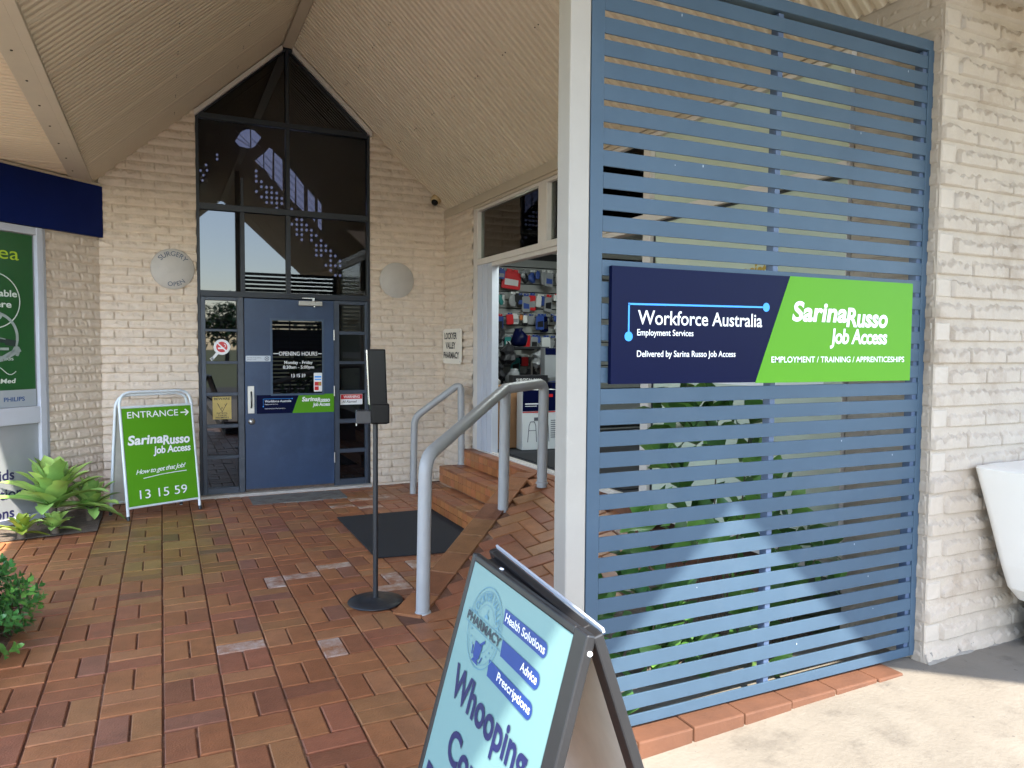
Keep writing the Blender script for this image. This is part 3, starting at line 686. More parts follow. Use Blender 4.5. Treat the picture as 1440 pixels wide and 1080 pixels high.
s = plate("beware_sticker", P, rrect(.462,.790,.640,1.020,.004), .0015, YEL, label="mustard yellow BEWARE patrol sticker in the left side light", cat="sticker")
mb = MB(); text(mb, P, "BEWARE", .475,.628, .988,.022,.0022,bold=.02); text(mb, P, "L", .515,.530, .925,.022,.0022); text(mb, P, "V", .572,.592, .925,.022,.0022); text(mb, P, "P", .545,.560, .890,.022,.0022); P.line(mb, [(.505,.955),(.552,.865),(.600,.955)], .005, .0022)
text(mb, P, "PATROL", .500,.605,.842,.018,.0022,bold=.01); text(mb, P, "THESE", .510,.595,.820,.016,.0022,bold=.01); text(mb, P, "PREMISES", .490,.615,.799,.015,.0022,bold=.01); obj("lettering", mb, INK, s)
s = plate("warning_sticker", P, rrect(1.752,.905,1.995,1.020,.004), .0015, WHITE, label="red and white WARNING sticker in the right side light", cat="sticker")
mb = MB(); P.rect(mb, 1.756,.965,1.991,1.016,.0022); obj("red_band", mb, RED, s)
mb = MB(); text(mb, P, "WARNING", 1.785,1.965,.977,.028,.0030,bold=.02); obj("title", mb, WHITE, s)
mb = MB(); text(mb, P, "All Alarmed", 1.772,1.930,.926,.024,.0022,shear=.15,bold=.012); obj("lettering", mb, INK, s)

# ------------------------------------------------------------------ discs, camera, name plate on the brickwork
def wall_disc(name, cx, cz_, r, label):
    mb = MB(); mb.lathe((cx, YF-.008, cz_), (0,-1,0), [(r*.98,0),(r,.004),(r,.018),(r-.006,.024),(.001,.024)], 44)
    return obj(name, mb, DISC, label=label, cat="disc sign")
s = wall_disc("surgery_disc", .113, 2.284, .197, "round stone-coloured disc reading SURGERY OPEN on the left brickwork")
P = Panel((.113, YF-.033, 2.284), (1,0,0), (0,0,1)); mb = MB()
text(mb, P, "SURGERY", 0, .36, 0, .045, .001, bold=.012, arc=(0,0,.125,142,33,False)); text(mb, P, "OPEN", 0, .20, 0, .042, .001, bold=.012, arc=(0,0,.168,252,312,True)); obj("lettering", mb, DISCT, s)
mb = MB(); mb.lathe(P.p(-.125,.005,0), P.n, [(.006,0),(.006,.004),(.001,.005)], 10); obj("screw", mb, STEEL, s)
wall_disc("blank_disc", 2.368, 2.273, .195, "plain round stone-coloured disc on the brickwork right of the glazing")
t = empty("security_camera", (2.78, 7.86, 3.10), "small beige dome security camera under the right roof lining", "camera")
n = Vector((-.45, -.45, -.75)).normalized(); o = Vector((2.80, 7.93, 3.185))
mb = MB(); mb.lathe(o, n, [(.001,-.03),(.052,-.03),(.058,0),(.056,.028),(.040,.045),(.001,.046)], 24); obj("housing", mb, DOMEB, t)
mb = MB(); mb.lathe(o, n, [(.040,.040),(.037,.060),(.024,.076),(.001,.080)], 20); obj("dome", mb, GLOSSB, t)
P = Panel((XP-.034, 7.985, 1.355), (0,-1,0), (0,0,1))
s = plate("pharmacy_name_plate", P, rrect(0,0,.565,.385,.045), .012, PLAQ, label="cream enamel LOCKYER VALLEY PHARMACY plate on the short return wall", cat="sign")
mb = MB(); text(mb, P, "LOCKYER", .055,.44,.275,.066,.0135,bold=.035); text(mb, P, "VALLEY", .095,.40,.170,.066,.0135,bold=.035); text(mb, P, "PHARMACY", .030,.51,.062,.066,.0135,bold=.035); obj("lettering", mb, INK, s)
for x, y in ((.035,.03),(.53,.03),(.035,.355),(.53,.355)):
    mb = MB(); mb.lathe(P.p(x,y,.012), P.n, [(.008,0),(.007,.003),(.001,.004)], 8); obj("screw", mb, STEEL, s)

# ------------------------------------------------------------------ poster window on the angled wall
def wl(s_, d=0.0): return Vector((-.516-s_*D2+d*D2, YF-s_*D2-d*D2, 0))
uu, nn = Vector((D2,D2,0)), Vector((D2,-D2,0))
P = Panel(wl(0), uu, (0,0,1))       # x negative towards the viewer's left
t = empty("poster_window", wl(1.2)+Vector((0,0,0)), "white framed shop window with a green poster at the left edge", "window")
mb = MB()
def fb(x0, z0, x1, z1, d0=-.02, d1=.035): ext(mb, P, [(x0,z0),(x1,z0),(x1,z1),(x0,z1)], d0, d1)
fb(-.650,.02,-.590,2.54); fb(-.5899,.02,-.556,2.54,-.02,.018); fb(-1.9,.02,-1.84,2.54); fb(-1.8399,2.475,-.6501,2.54,-.02,.03); fb(-1.8399,.862,-.6501,1.006,-.02,.03); fb(-1.8399,.02,-.6501,.075,-.02,.03)
obj("frame", mb, WFRAME, t, bevel=.004)
mb = MB(); ext(mb, P, [(-1.84,.076),(-.65,.076),(-.65,.861),(-1.84,.861)], -.006, 0); pn = obj("lower_pane", mb, LOWG, t)
mb = MB(); text(mb, P, "Aids", -1.10,-.878,.405,.085,.001,bold=.02); text(mb, P, "riptions", -1.14,-.76,.245,.085,.001,bold=.02); text(mb, P, "tions", -1.13,-.887,.085,.085,.001,bold=.02); obj("lettering", mb, DNAVY, pn)
mb = MB(); ext(mb, P, [(-1.84,1.007),(-.65,1.007),(-.65,2.474),(-1.84,2.474)], -.012, -.006); obj("upper_pane", mb, LOWG, t)
mb = MB(); ext(mb, P, [(-1.82,1.012),(-.668,1.012),(-.668,2.468),(-1.82,2.468)], -.0055, .002)
s = obj("window_poster", mb, POSTER, label="dark green breathing mask poster filling the upper shop window", cat="poster")
mb = MB(); P.rect(mb, -1.82,1.012,-.668,1.155,.003); obj("grey_band", mb, POSTG, s)
mb = MB(); text(mb, P, "ea", -.965,-.79,2.245,.105,.003); obj("title", mb, LIME, s)
mb = MB(); P.ring(mb, -1.02,1.90,.232,.008,.003,48); text(mb, P, "Available", -1.165,-.815,1.935,.052,.003,bold=.02); text(mb, P, "Here", -1.075,-.865,1.845,.052,.003,bold=.02); text(mb, P, "brands", -1.03,-.86,1.405,.030,.003); text(mb, P, "ResMed", -1.085,-.845,1.215,.036,.003,bold=.02,shear=.1)
P.line(mb, [(-1.06+i*.02, 1.32+.035*math.sin(i*.55)) for i in range(12)], .006, .003); obj("lettering", mb, mat("soft_white_print", (.62,.68,.62), .5), s)
mb = MB(); text(mb, P, "PHILIPS", -.952,-.770,1.060,.034,.004,bold=.02); obj("maker_name", mb, mat("blue_print", (.02,.07,.22), .5), s)
mb = MB()     # the mask photograph: loops of grey tube with a strap
P.ring(mb, -1.02,1.60,.210,.024,.004,30,-60,200); P.ring(mb, -1.04,1.48,.235,.026,.005,30,-20,150,ry=.12); P.disc(mb, -.985,1.775,.036,.005,14); P.line(mb, [(-1.2,1.39),(-.95,1.42),(-.80,1.50)], .045, .004); P.line(mb, [(-1.2,1.44),(-1.05,1.50),(-.90,1.50)], .022, .006)
obj("mask_picture", mb, mat("mask_grey", (.30,.35,.33), .5, var=.35, vs=9), s)
mb = MB(); P.line(mb, [(-1.15,1.63),(-1.0,1.575),(-.84,1.545)], .030, .007); P.line(mb, [(-.93,1.56),(-.84,1.545)], .052, .0072); obj("strap_picture", mb, mat("strap_dark", (.02,.035,.03), .6), s)
# sill and the navy sign box above
mb = MB(); ext(mb, P, [(-1.9,.0),(-.56,.0),(-.56,.019),(-1.9,.019)], -.05, .09); obj("sill", mb, WFRAME, t)
mb = MB(); ext(mb, P, [(-2.0,2.545),(.012,2.545),(.012,3.018),(-2.0,3.018)], -.02, .045)
s = obj("navy_fascia", mb, NAVYF, label="plain dark navy fascia board above the poster window", cat="fascia", bevel=.003)
mb = MB(); ext(mb, P, [(-2.0,3.0185),(-.01,3.0185),(-.01,3.036),(-2.0,3.036)], -.02, .060)
for k in range(13): ext(mb, P, [(-1.9+k*.15,3.0361),(-1.83+k*.15,3.0361),(-1.83+k*.15,3.041),(-1.9+k*.15,3.041)], 0, .05)
obj("capping", mb, TRIM, s)
# brick panel below/around window jamb
G = []; rock_wall(G, tuple(wl(1.9)), (-D2,-D2,0), (D2,-D2,0), .3, 0, ZE, .02, .0846, .2431, .012)
wall_object("far_angled_wall", G, BRICK, [('prism', ([tuple(wl(1.9)+Vector((-.01,.01,0))), tuple(wl(2.2)+Vector((-.01,.01,0))), tuple(wl(2.2)+Vector((-.01,.01,ZE))), tuple(wl(1.9)+Vector((-.01,.01,ZE)))], (-.14,.14,0)))],
            label="cream brick wall beyond the poster window, outside the picture", cat="wall")
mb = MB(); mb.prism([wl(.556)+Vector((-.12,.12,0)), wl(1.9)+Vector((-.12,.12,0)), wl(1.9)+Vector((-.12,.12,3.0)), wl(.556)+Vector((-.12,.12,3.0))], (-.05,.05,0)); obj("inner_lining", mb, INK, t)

# ------------------------------------------------------------------ steps
st = empty("entrance_steps", (2.6, 6.6, 0), "three brown brick steps with orange tiled risers up to the pharmacy door", "steps")
ytop = [5.34, 5.60, 5.10]
def tiles(x, y0, y1, z0, z1):
    mb = MB(); y = y1; hh = (z1-z0)
    while y > y0+.01:
        ya = max(y-.108, y0)
        for a, b in ((z0+.002, z0+hh*.52), (z0+hh*.52+.006, z1-.001)):
            k = random.uniform(.8, 1.15); mb.box((x-.006, ya+.002, a), (x+.01, y-.002, b), tone=(.36*k, random.uniform(.115,.145)*k, .045*k))
        y -= .108
    return mb
XS = [2.295, 2.575, 2.835]
for k in range(3):
    x0, x1 = XS[k], (XS+[2.955])[k+1]; z0, z1 = .16*k, .16*(k+1); ye = [5.0, 5.2, 5.05][k]; yl = [6.78, 7.16, 7.165][k]
    mb = MB(); mb.box((x0+.004, ye, z0-.02), (x1+.02 if k < 2 else x1, yl, z1-.006)); o = obj("step", mb, TGROUT, st)
    obj("riser", tiles(x0, ye, yl, z0, z1-.018), TILE, o, tone=True)
    mb = MB(); y = ye
    while y < yl-.01:
        yb = min(y+.2425, yl)
        for q in range(2 if k < 2 else 1):
            xa = x0-.012+q*.142; paver(mb, xa+.071, (y+yb)/2, .142, yb-y, lambda X, Y: z1, tone=tuple(c*.85 for c in tone()), jz=.0008)
        y += .2425
    obj("tread", mb, PAVE, o, tone=True)
mb = MB()     # landing before the door and side wall of the ramp
for i in range(2): pass
# ------------------------------------------------------------------ hand rails
def rail(name, label, pts, r, posts, base):
    t = empty(name, base, label, "handrail", "tubular handrails at the pharmacy steps")
    return t
def smooth_path(pts, rad, k=5):
    pts = [Vector(p) for p in pts]; out = [pts[0]]
    for a, b, c in zip(pts, pts[1:], pts[2:]):
        d1, d2 = (a-b), (c-b); q = min(rad, d1.length*.45, d2.length*.45); A, B = b+d1.normalized()*q, b+d2.normalized()*q
        for i in range(k+1):
            s_ = i/k; out.append(A*(1-s_)**2+b*2*s_*(1-s_)+B*s_**2)
    return out+[pts[-1]]
t = empty("ramp_handrail", (1.345, 4.03, 0), "long grey tubular handrail on three posts beside the ramp", "handrail")
rt = .040
A0, A1 = (1.345,4.03,-.03), (1.362,4.03,.905)
B0, B1 = (2.285,4.97,.25), (2.300,4.97,1.235)
C0, C1 = (2.700,5.14,.44), (2.712,5.14,1.262)
mb = MB(); mb.tube(smooth_path([A0, A1, B1], .10), rt, 18); ra = obj("front_post_and_rail", mb, RAILM, t)
mb = MB(); mb.tube(smooth_path([B1, C1, C0], .075), rt, 18); obj("rear_post_and_rail", mb, RAILM, t)
mb = MB(); mb.tube([B0, (B1[0], B1[1], B1[2]-.02)], rt, 18); obj("middle_post", mb, RAILM, t)
for a in (A0, B0, C0):
    mb = MB(); mb.lathe((a[0],a[1],a[2]+.028), (0,0,1), [(.050,0),(.048,.012),(.0405,.016)], 18); obj("collar", mb, RAILM, t)
t = empty("wall_handrail", (2.6, 7.4, 0), "short grey tubular handrail against the brick return wall", "handrail")
mb = MB(); mb.tube(smooth_path([(2.372,7.42,-.02),(2.385,7.42,.80),(2.80,7.15,1.17),(2.81,7.15,.30)], .09), .036, 16); obj("rail", mb, RAILM, t)
mb = MB(); mb.lathe((2.81,7.15,.318), (0,0,1), [(.045,0),(.043,.01),(.0365,.013)], 16); obj("collar", mb, RAILM, t)

# ------------------------------------------------------------------ rubber mat, sanitiser stand
mb = MB(); mb.prism([(1.40,6.60,.004),(1.385,5.21,.004),(2.10,5.12,.004),(2.285,5.40,.004),(2.285,6.58,.004)], (0,0,.010))
obj("rubber_mat", mb, RUBBER, label="black rubber mat on the pavers at the foot of the steps", cat="mat", bevel=.003)
t = empty("sanitiser_stand", (1.145, 4.32, 0), "black hand sanitiser dispenser on a slim pole with round base", "sanitiser stand")
mb = MB(); mb.lathe((1.145,4.32,.003), (0,0,1), [(.001,0),(.162,0),(.166,.004),(.164,.010),(.10,.016),(.03,.020),(.024,.028),(.001,.028)], 40); obj("base", mb, BLACK, t)
mb = MB(); mb.tube([(1.145,4.32,.02),(1.147,4.32,1.10)], .0155, 16); obj("pole", mb, BLACK, t)
mb = MB()
c, s_ = math.cos(R(-11)), math.sin(R(-11)); U1, V1 = Vector((c, s_, 0)), Vector((-s_, c, 0))
o = Vector((1.152, 4.30, 0))
def db(a, b, lean=0.0):
    P8 = []
    for z in (a[2], b[2]):
        for x, y in ((a[0],a[1]),(b[0],a[1]),(b[0],b[1]),(a[0],b[1])):
            P8.append(o+U1*(x-lean*(z-1.1))+V1*y+Vector((0,0,z)))
    mb.add(P8, [(0,3,2,1),(4,5,6,7),(0,1,5,4),(1,2,6,5),(2,3,7,6),(3,0,4,7)])
db((-.040,-.06,1.085), (.060,.05,1.525), .035); db((-.034,-.064,1.088), (.068,.056,1.205), .0); obj("dispenser", mb, GLOSSB, t, bevel=.007)
mb = MB(); db((-.048,-.058,1.20), (-.0415,.048,1.52), .045); obj("side_plate", mb, mat("chrome_plate", (.45,.45,.45), .2, .9), t)
mb = MB(); db((-.125,-.05,1.088), (-.0355,.045,1.165)); obj("drip_tray", mb, mat("smoked_plastic", (.045,.045,.05), .18), t, bevel=.006)
mb = MB(); mb.tube([o+U1*-.118+V1*-.03+Vector((0,0,1.165)), o+U1*-.122+V1*-.03+Vector((0,0,1.075))], .004, 8); obj("spout", mb, STEEL, t)

# ------------------------------------------------------------------ pharmacy shopfront along the right wall
t = empty("pharmacy_shopfront", (XP, 4.8, .48), "white framed pharmacy shopfront with open sliding door and high windows", "shopfront")
mb = MB(); xw0, xw1 = XP-.012, XP+.07
mb.box((xw0,7.055,.48),(xw1,7.168,2.955)); mb.box((xw0+.003,2.52,2.925),(xw1,7.054,2.954)); mb.box((xw0-.012,2.52,2.375),(xw1,7.054,2.432))
mb.box((xw0-.004,5.545,2.433),(xw1,5.70,2.924)); mb.box((xw0-.002,2.52,.42),(xw1,4.08,.50)); mb.box((xw0-.004,4.080,.44),(xw1,4.165,2.374)); mb.box((xw0-.004,4.090,2.433),(xw1,4.165,2.924)); mb.box((xw0-.004,2.515,.42),(xw1,2.5195,2.954))
mb.box((xw0+.002,4.166,2.335),(xw1,6.70,2.374))
obj("frame", mb, GREYF, t, bevel=.003)
mb = MB()
for a, b in ((6.93,7.053),(6.82,6.925),(6.70,6.815)):
    mb.box((xw0+.004*(7.06-b)*8,a,.485),(xw1,b,2.374))
for y in (6.86,6.78):
    for z in (.75, 1.25, 1.62, 2.1): mb.box((xw0+.006,y-.004,z),(xw0+.012,y+.004,z+.012))
sd = obj("sliding_door_stiles", mb, WFRAME, t, bevel=.004)
mb = MB(); mb.box((xw0+.010,6.742,1.12),(xw0+.020,6.772,1.40)); obj("handle", mb, BLACK, sd)
mb = MB(); mb.box((xw0-.006,4.166,.475),(xw1,7.05,.492)); mb.box((xw0+.02,4.166,.4921),(xw0+.03,7.05,.503)); obj("track", mb, GREYF, t, bevel=.002)
for y0, y1 in ((5.701,7.054),(4.166,5.544)):
    mb = MB(); mb.box((XP+.030,y0,2.433),(XP+.036,y1,2.924)); obj("high_pane", mb, SHOPG, t)
mb = MB(); mb.box((XP+.022,2.52,2.433),(XP+.030,4.089,2.924)); obj("filmed_pane", mb, FILM, t)
mb = MB(); mb.box((XP+.022,2.52,.501),(XP+.030,4.079,2.374)); fp = obj("filmed_pane", mb, FILM, t)
mb = MB(); mb.box((XP+.012,4.068,.501),(XP+.021,4.0795,2.374)); mb.box((XP+.010,2.52,2.36),(XP+.021,4.068,2.3745)); obj("black_strips", mb, INK, t)  # strip under the transom paints its shadow; the other edges the mullion
P = Panel((XP+.0215, 4.08, 0), (0,-1,0), (0,0,1)); mb = MB()
text(mb, P, "Forde Pharmacist", .30, 1.02, 1.93, .085, .001, bold=.03, shear=.1); obj("gold_name", mb, GOLD, fp)
mb = MB(); P.rect(mb, .06,1.335,1.42,1.440,.001); obj("white_band", mb, WHITE, fp)
mb = MB(); text(mb, P, "Prescription", .10,.50,1.06,.055,.001,bold=.02); obj("lettering", mb, DNAVY, fp)
mb = MB(); P.pg(mb, [(.17,1.26),(.29,1.26),(.23,1.19)], .001); obj("give_way_mark", mb, mat("pink_print", (.6,.25,.22), .5), fp)

# interior of the pharmacy
mb = MB()
mb.poly([(XP+.07,2.55,.478),(7,2.55,.478),(7,8.3,.478),(XP+.07,8.3,.478)]); obj("shop_floor", mb, PFLOOR, kind='structure')
mb = MB(); mb.box((2.945,4.1,.1),(XP+.07,7.05,.4745)); 
obj("landing", mb, JOINT, kind='structure')
mb = MB(); mb.box((XP+.07,2.5,2.985),(7.1,8.4,3.04)); obj("shop_ceiling", mb, PWALL, kind='structure')
mb = MB(); mb.box((XP+.2,8.20,.45),(7.1,8.3,2.985)); mb.box((7.0,2.5,.45),(7.1,8.2,2.985)); mb.box((XP+.07,2.52,.45),(7.0,2.6,2.985)); obj("shop_inner_walls", mb, PWALL, label="pale inner walls of the pharmacy seen through its open door", cat="wall")
t = empty("ceiling_light", (3.8,5.75,2.94), "flat lit ceiling light panel inside the pharmacy", "light")
mb = MB(); mb.box((3.12,5.88,2.972),(4.28,6.22,2.979)); obj("diffuser", mb, LAMP, t)
mb = MB(); [mb.box(a, b) for a, b in (((3.10,5.86,2.968),(4.30,5.879,2.984)),((3.10,6.221,2.968),(4.30,6.24,2.984)),((3.10,5.88,2.968),(3.119,6.22,2.984)),((4.281,5.88,2.968),(4.30,6.22,2.984)))]; obj("frame", mb, WFRAME, t)
mb = MB(); z = .62
t = empty("slatwall", (4.4,8.15,.48), "grey grooved display slatwall across the back of the pharmacy", "display wall")
while z < 2.6: mb.box((3.1,8.15,z),(6.2,8.185,z+.088)); z += .10
obj("panel", mb, SLATW, t, bevel=.003)
mb = MB(); mb.box((3.1,8.186,.5),(6.2,8.196,2.7)); obj("groove_backing", mb, INK, t)
PC = {"red":RED,"white":mat("packet_white",(.62,.63,.62),.4),"blue":mat("packet_blue",(.03,.07,.28),.4),"teal":mat("packet_teal",(.02,.20,.19),.4),"black":mat("packet_black",(.015,.015,.018),.35),"clear grey":mat("packet_grey",(.28,.29,.30),.25),"navy":NAVY,"orange":mat("packet_orange",(.55,.16,.03),.4),"green":mat("packet_green",(.03,.22,.06),.4)}
rng = random.Random(11)
rows = {"top":2.48,"second":2.21,"third":1.96,"fourth":1.70,"fifth":1.46,"sixth":1.22,"lowest":.98}
ORD = ["first","second","third","fourth","fifth","sixth","seventh","eighth","ninth","tenth","eleventh","twelfth","thirteenth","fourteenth","fifteenth","sixteenth","seventeenth","eighteenth","nineteenth","twentieth","twenty-first","twenty-second","twenty-third","twenty-fourth"]
for r_ in rows:
    x = 3.36; i_ = 0
    while x < 4.62 and i_ < 24:
        big = r_ == "top" and i_ in (0, 3)
        c_ = "red" if big else rng.choices(["black","clear grey","white","blue","navy","red","teal","green","orange"], [7,6,5,3,3,2,1.5,.6,.6])[0]
        w = rng.uniform(.20,.28) if big else rng.uniform(.05,.12); h = min(.235, rng.uniform(.9,1.9)*w+.03)
        z = rows[r_]-h-rng.uniform(0,.02); y = 8.145-rng.uniform(.03,.16); ti = rng.uniform(-.10,.10)
        t = empty("product_packet", (x+w/2, y, z), f"{c_} product packet, {ORD[i_]} from the left on the {r_} slatwall row", "packet", "products hanging on the pharmacy slatwall")
        def sk(q): return (x+w/2+(q[0]-x-w/2)*math.cos(ti)-(q[1]-z-h)*math.sin(ti), y, z+h+(q[0]-x-w/2)*math.sin(ti)+(q[1]-z-h)*math.cos(ti))
        kind_ = rng.random(); mb = MB()
        if kind_ < .6: mb.prism([sk(q) for q in ((x+.006,z),(x+w-.006,z),(x+w,z+.015),(x+w,z+h*.80),(x+w*.85,z+h*.86),(x+w*.15,z+h*.86),(x,z+h*.80),(x,z+.015))], (0,.03,0))
        else:
            prof = [(.001,0),(w*.30,.008),(w*.48,h*.25),(w*.42,h*.55),(w*.25,h*.78),(w*.12,h*.86),(.001,h*.87)]
            mb.lathe((x+w/2, y+.03, z), (0,0,1), prof, 10, False); mb.v = [(v[0]+.012*math.sin(v[2]*55+x*9), y+.03+(v[1]-y-.03)*.45, v[2]+.006*math.sin(v[0]*70)) for v in mb.v]
        obj("pack", mb, PC[c_], t, bevel=.005 if kind_ < .6 else 0)
        mb = MB(); mb.prism([sk(q) for q in ((x+w*.2,z+h*.855),(x+w*.8,z+h*.855),(x+w*.8,z+h),(x+w*.2,z+h))], (0,.006,0)); obj("header_card", mb, PC[rng.choice(["white","blue","red","clear grey","white"])], t)
        if kind_ < .6 and w > .09:
            mb = MB(); mb.prism([sk(q) for q in ((x+w*.14,z+h*.18),(x+w*.86,z+h*.18),(x+w*.86,z+h*(.4+.2*rng.random())),(x+w*.14,z+h*.5))], (0,-.003,0)); obj("print", mb, PC[rng.choice(["white","black","blue","clear grey"])], t)
        mb = MB(); mb.tube([(x+w/2,y-.02,z+h*.95),(x+w/2,8.16,z+h*.93)], .004, 6); obj("hook", mb, STEEL, t)
        x += w*rng.uniform(.62,.95)+.008; i_ += 1
# things standing in front of the slatwall
for k, (x, c_) in enumerate(((3.36,"clear grey"),(3.52,"black"),(3.90,"clear grey"),(4.02,"red"))):
    t = empty("walking_stick", (x, 7.7, .48), f"{c_} walking stick standing in the pharmacy rack, {['nearest the door frame','second from the door frame','behind the middle handrail post','beside the white boxes'][k]}", "walking stick", "walking sticks in the pharmacy rack")
    mb = MB(); mb.tube([(x,7.7,.49),(x,7.7,1.40),(x,7.68,1.44),(x+.02,7.64,1.46),(x+.05,7.60,1.44)], .011, 8); obj("shaft", mb, STEEL if c_ == "clear grey" else PC[c_], t)
    mb = MB(); mb.lathe((x,7.7,.482), (0,0,1), [(.016,0),(.016,.03),(.011,.04)], 8); obj("rubber_foot", mb, BLACK, t)
t = empty("rack", (3.7,7.72,.48), "low black display rack with shelves inside the pharmacy door", "rack")
mb = MB(); [mb.box((3.25,7.55,z),(4.05,7.88,z+.03)) for z in (.75,1.05,1.52)]; obj("shelf", mb, BLACK, t, bevel=.004)
for x in (3.25,4.025):
    for y in (7.55,7.855): mb = MB(); mb.box((x,y,.48),(x+.025,y+.025,1.52)); obj("upright", mb, STEEL, t)
for k, (x, y, z, c_, lb) in enumerate(((3.30,7.62,1.081,"black","black bagged brace on the middle shelf by the door frame"),(3.58,7.62,1.081,"clear grey","grey bagged brace on the middle shelf, second from the door frame"),(3.82,7.64,1.081,"black","black folded bag at the far end of the middle shelf"),(3.34,7.62,1.551,"clear grey","clear bagged sling lying on the top rack shelf"),(3.66,7.63,1.551,"navy","navy bag lying on the top rack shelf"),(3.60,7.62,.781,"red","red bag on the lowest rack shelf"),(3.32,7.62,.781,"white","white pack on the lowest rack shelf"))):
    w, h = .20, .20
    mb = MB()
    for i in range(7):
        for j in range(6): pass
    prof = [(.001,0),(.085,.01),(.105,.06),(.095,.12),(.060,.17),(.040,.19),(.050,.21),(.001,.215)]
    mb.lathe((x+.1,y+.12,z), (0,0,1), prof, 12); mb.v = [(v[0]+.012*math.sin(v[2]*40+k), v[1]+.01*math.sin(v[0]*50+k), v[2]) for v in mb.v]
    obj("bag", mb, PC[c_], label=lb, cat="bag", group="bags on the pharmacy rack")
for k, (x, y, z, c_, lb) in enumerate(((3.22,7.35,1.62,"clear grey","grey crumpled bag hanging highest beside the door frame"),(3.32,7.45,1.42,"black","black soft bag hanging under the grey bag by the door frame"),(3.20,7.30,1.30,"white","white bag hanging lowest beside the door frame"),(3.50,7.5,1.58,"black","black soft bag hanging over the rack, second from the door frame"),(3.30,7.40,1.84,"black","black bag hanging at the top left of the doorway"),(3.95,7.6,1.52,"clear grey","clear bag hanging in front of the slatwall near the post"))):
    mb = MB(); q = .9+.3*((k*37) % 5)/5
    mb.lathe((x,y,z-.24*q), (0,0,1), [(.001,0),(.06*q,.01),(.10*q,.05),(.085*q,.11),(.09*q,.15),(.05*q,.20),(.012,.235),(.012,.26),(.001,.262)], 14, False)
    mb.v = [(v[0]+.016*math.sin(v[2]*47+k), v[1]+.014*math.sin(v[0]*60+k*2), v[2]+.010*math.sin(v[0]*80)) for v in mb.v]
    obj("hanging_bag", mb, PC[c_], label=lb, cat="bag", group="bags hanging in the pharmacy doorway")
def carton(name, x, y, w, dpt, h, z, m, label, rot=0):
    t = empty(name, (x, y, z), label, "box"); c, s_ = math.cos(rot), math.sin(rot)
    mb = MB(); mb.obox((x,y,z), (c,s_,0), (-s_,c,0), (0,0,1), (0,0,0), (w,dpt,h)); obj("carton", mb, m, t, bevel=.004)
    return t, Panel((x, y, z), (c,s_,0), (0,0,1))
t, P = carton("walker_box", 3.34, 6.80, .40, .16, .62, .484, PC["white"], "white and navy walking frame carton just inside the pharmacy door", R(-4))
mb = MB(); P.rect(mb, .002,.40,.398,.618,.002); obj("navy_panel", mb, NAVY, t)
mb = MB(); P.rect(mb, .002,.385,.398,.396,.002); P.rect(mb, .20,.545,.34,.575,.003); obj("red_print", mb, RED, t)
mb = MB(); text(mb, P, "WALKING FRAME", .03,.25,.47,.022,.003) if False else P.rect(mb, .03,.47,.28,.482,.003); P.rect(mb, .03,.45,.16,.456,.003); obj("white_print", mb, WHITE, t)
mb = MB()
for dx in (.06,.20): P.line(mb, [(dx,.08),(dx+.015,.25),(dx+.03,.29),(dx+.075,.29),(dx+.09,.25),(dx+.10,.08)], .008, .002); P.line(mb, [(dx+.01,.20),(dx+.095,.20)], .006, .002)
P.rect(mb, .13,.30,.22,.335,.002); [P.rect(mb, .32,.12+i*.022,.385,.128+i*.022,.002) for i in range(9)]; obj("drawing", mb, mat("grey_ink", (.10,.10,.12), .5), t)
t, P = carton("brown_carton", 3.10, 6.97, .34, .20, .66, .484, CARD, "plain brown cardboard carton just inside the pharmacy door", R(6))
t, P = carton("black_display_box", 3.37, 7.08, .40, .14, .17, 1.075, PC["black"], "black SURGICAL BAND carton with white lettering behind the handrail", R(-4))
mb = MB(); text(mb, P, "SURGICAL BAN", .03,.31,.10,.034,.002,bold=.02); obj("lettering", mb, WHITE, t)
t, P = carton("red_carton", 3.78, 6.92, .30, .2, .46, .484, PC["red"], "dark red carton on the pharmacy floor right of the walker carton", R(-6))
t, P = carton("navy_carton", 3.77, 6.95, .34, .2, .22, .948, NAVY, "navy carton stacked on the dark red carton", R(-6))
t, P = carton("striped_pack", 3.86, 7.3, .34, .12, .34, 1.20, PC["clear grey"], "white carton with grey stripes and navy top near the post", R(-3))
mb = MB(); [P.rect(mb, .14,.03+i*.03,.33,.042+i*.03,.002) for i in range(7)]; obj("stripes", mb, mat("grey_stripe", (.2,.2,.22), .5), t)
mb = MB(); P.rect(mb, .002,.26,.338,.338,.002); obj("navy_top", mb, NAVY, t)
mb = MB(); mb.box((3.10,4.6,.4785),(4.4,6.6,.486)); obj("shop_door_mat", mb, mat("ribbed_mat", (.012,.012,.014), .95, var=.3, vs=50), label="dark ribbed mat inside the pharmacy doorway", cat="mat")

# ------------------------------------------------------------------ post, slatted screen, sign
t = empty("canopy_post", (1.245,2.16,0), "square off-white painted post at the left end of the screen", "post")
mb = MB(); mb.box((1.206,2.122,-.02),(1.283,2.205,4.60)); obj("shaft", mb, POSTW, t, bevel=.005)
mb = MB(); mb.box((1.196,2.112,-.01),(1.293,2.215,.03)); obj("foot", mb, POSTW, t, bevel=.003)
t = empty("slat_screen", (2.12,YS,.20), "tall blue painted metal screen of horizontal slats", "screen")
mb = MB(); y0, y1 = YS, YS+.045
mb.box((1.2845,y0,.2065),(1.334,y1,2.838)); mb.box((2.930,y0,.2065),(2.964,y1,2.838)); mb.box((1.3345,y0-.0015,2.795),(2.9295,y1+.06,2.8385))
obj("frame", mb, BLUES, t, bevel=.002)
mb = MB(); pit = .0722; zb = .2075; z_g = [.257+k*pit for k in range(36)]
edges = [zb]+[e for g in z_g for e in (g-.0098, g+.0098)]
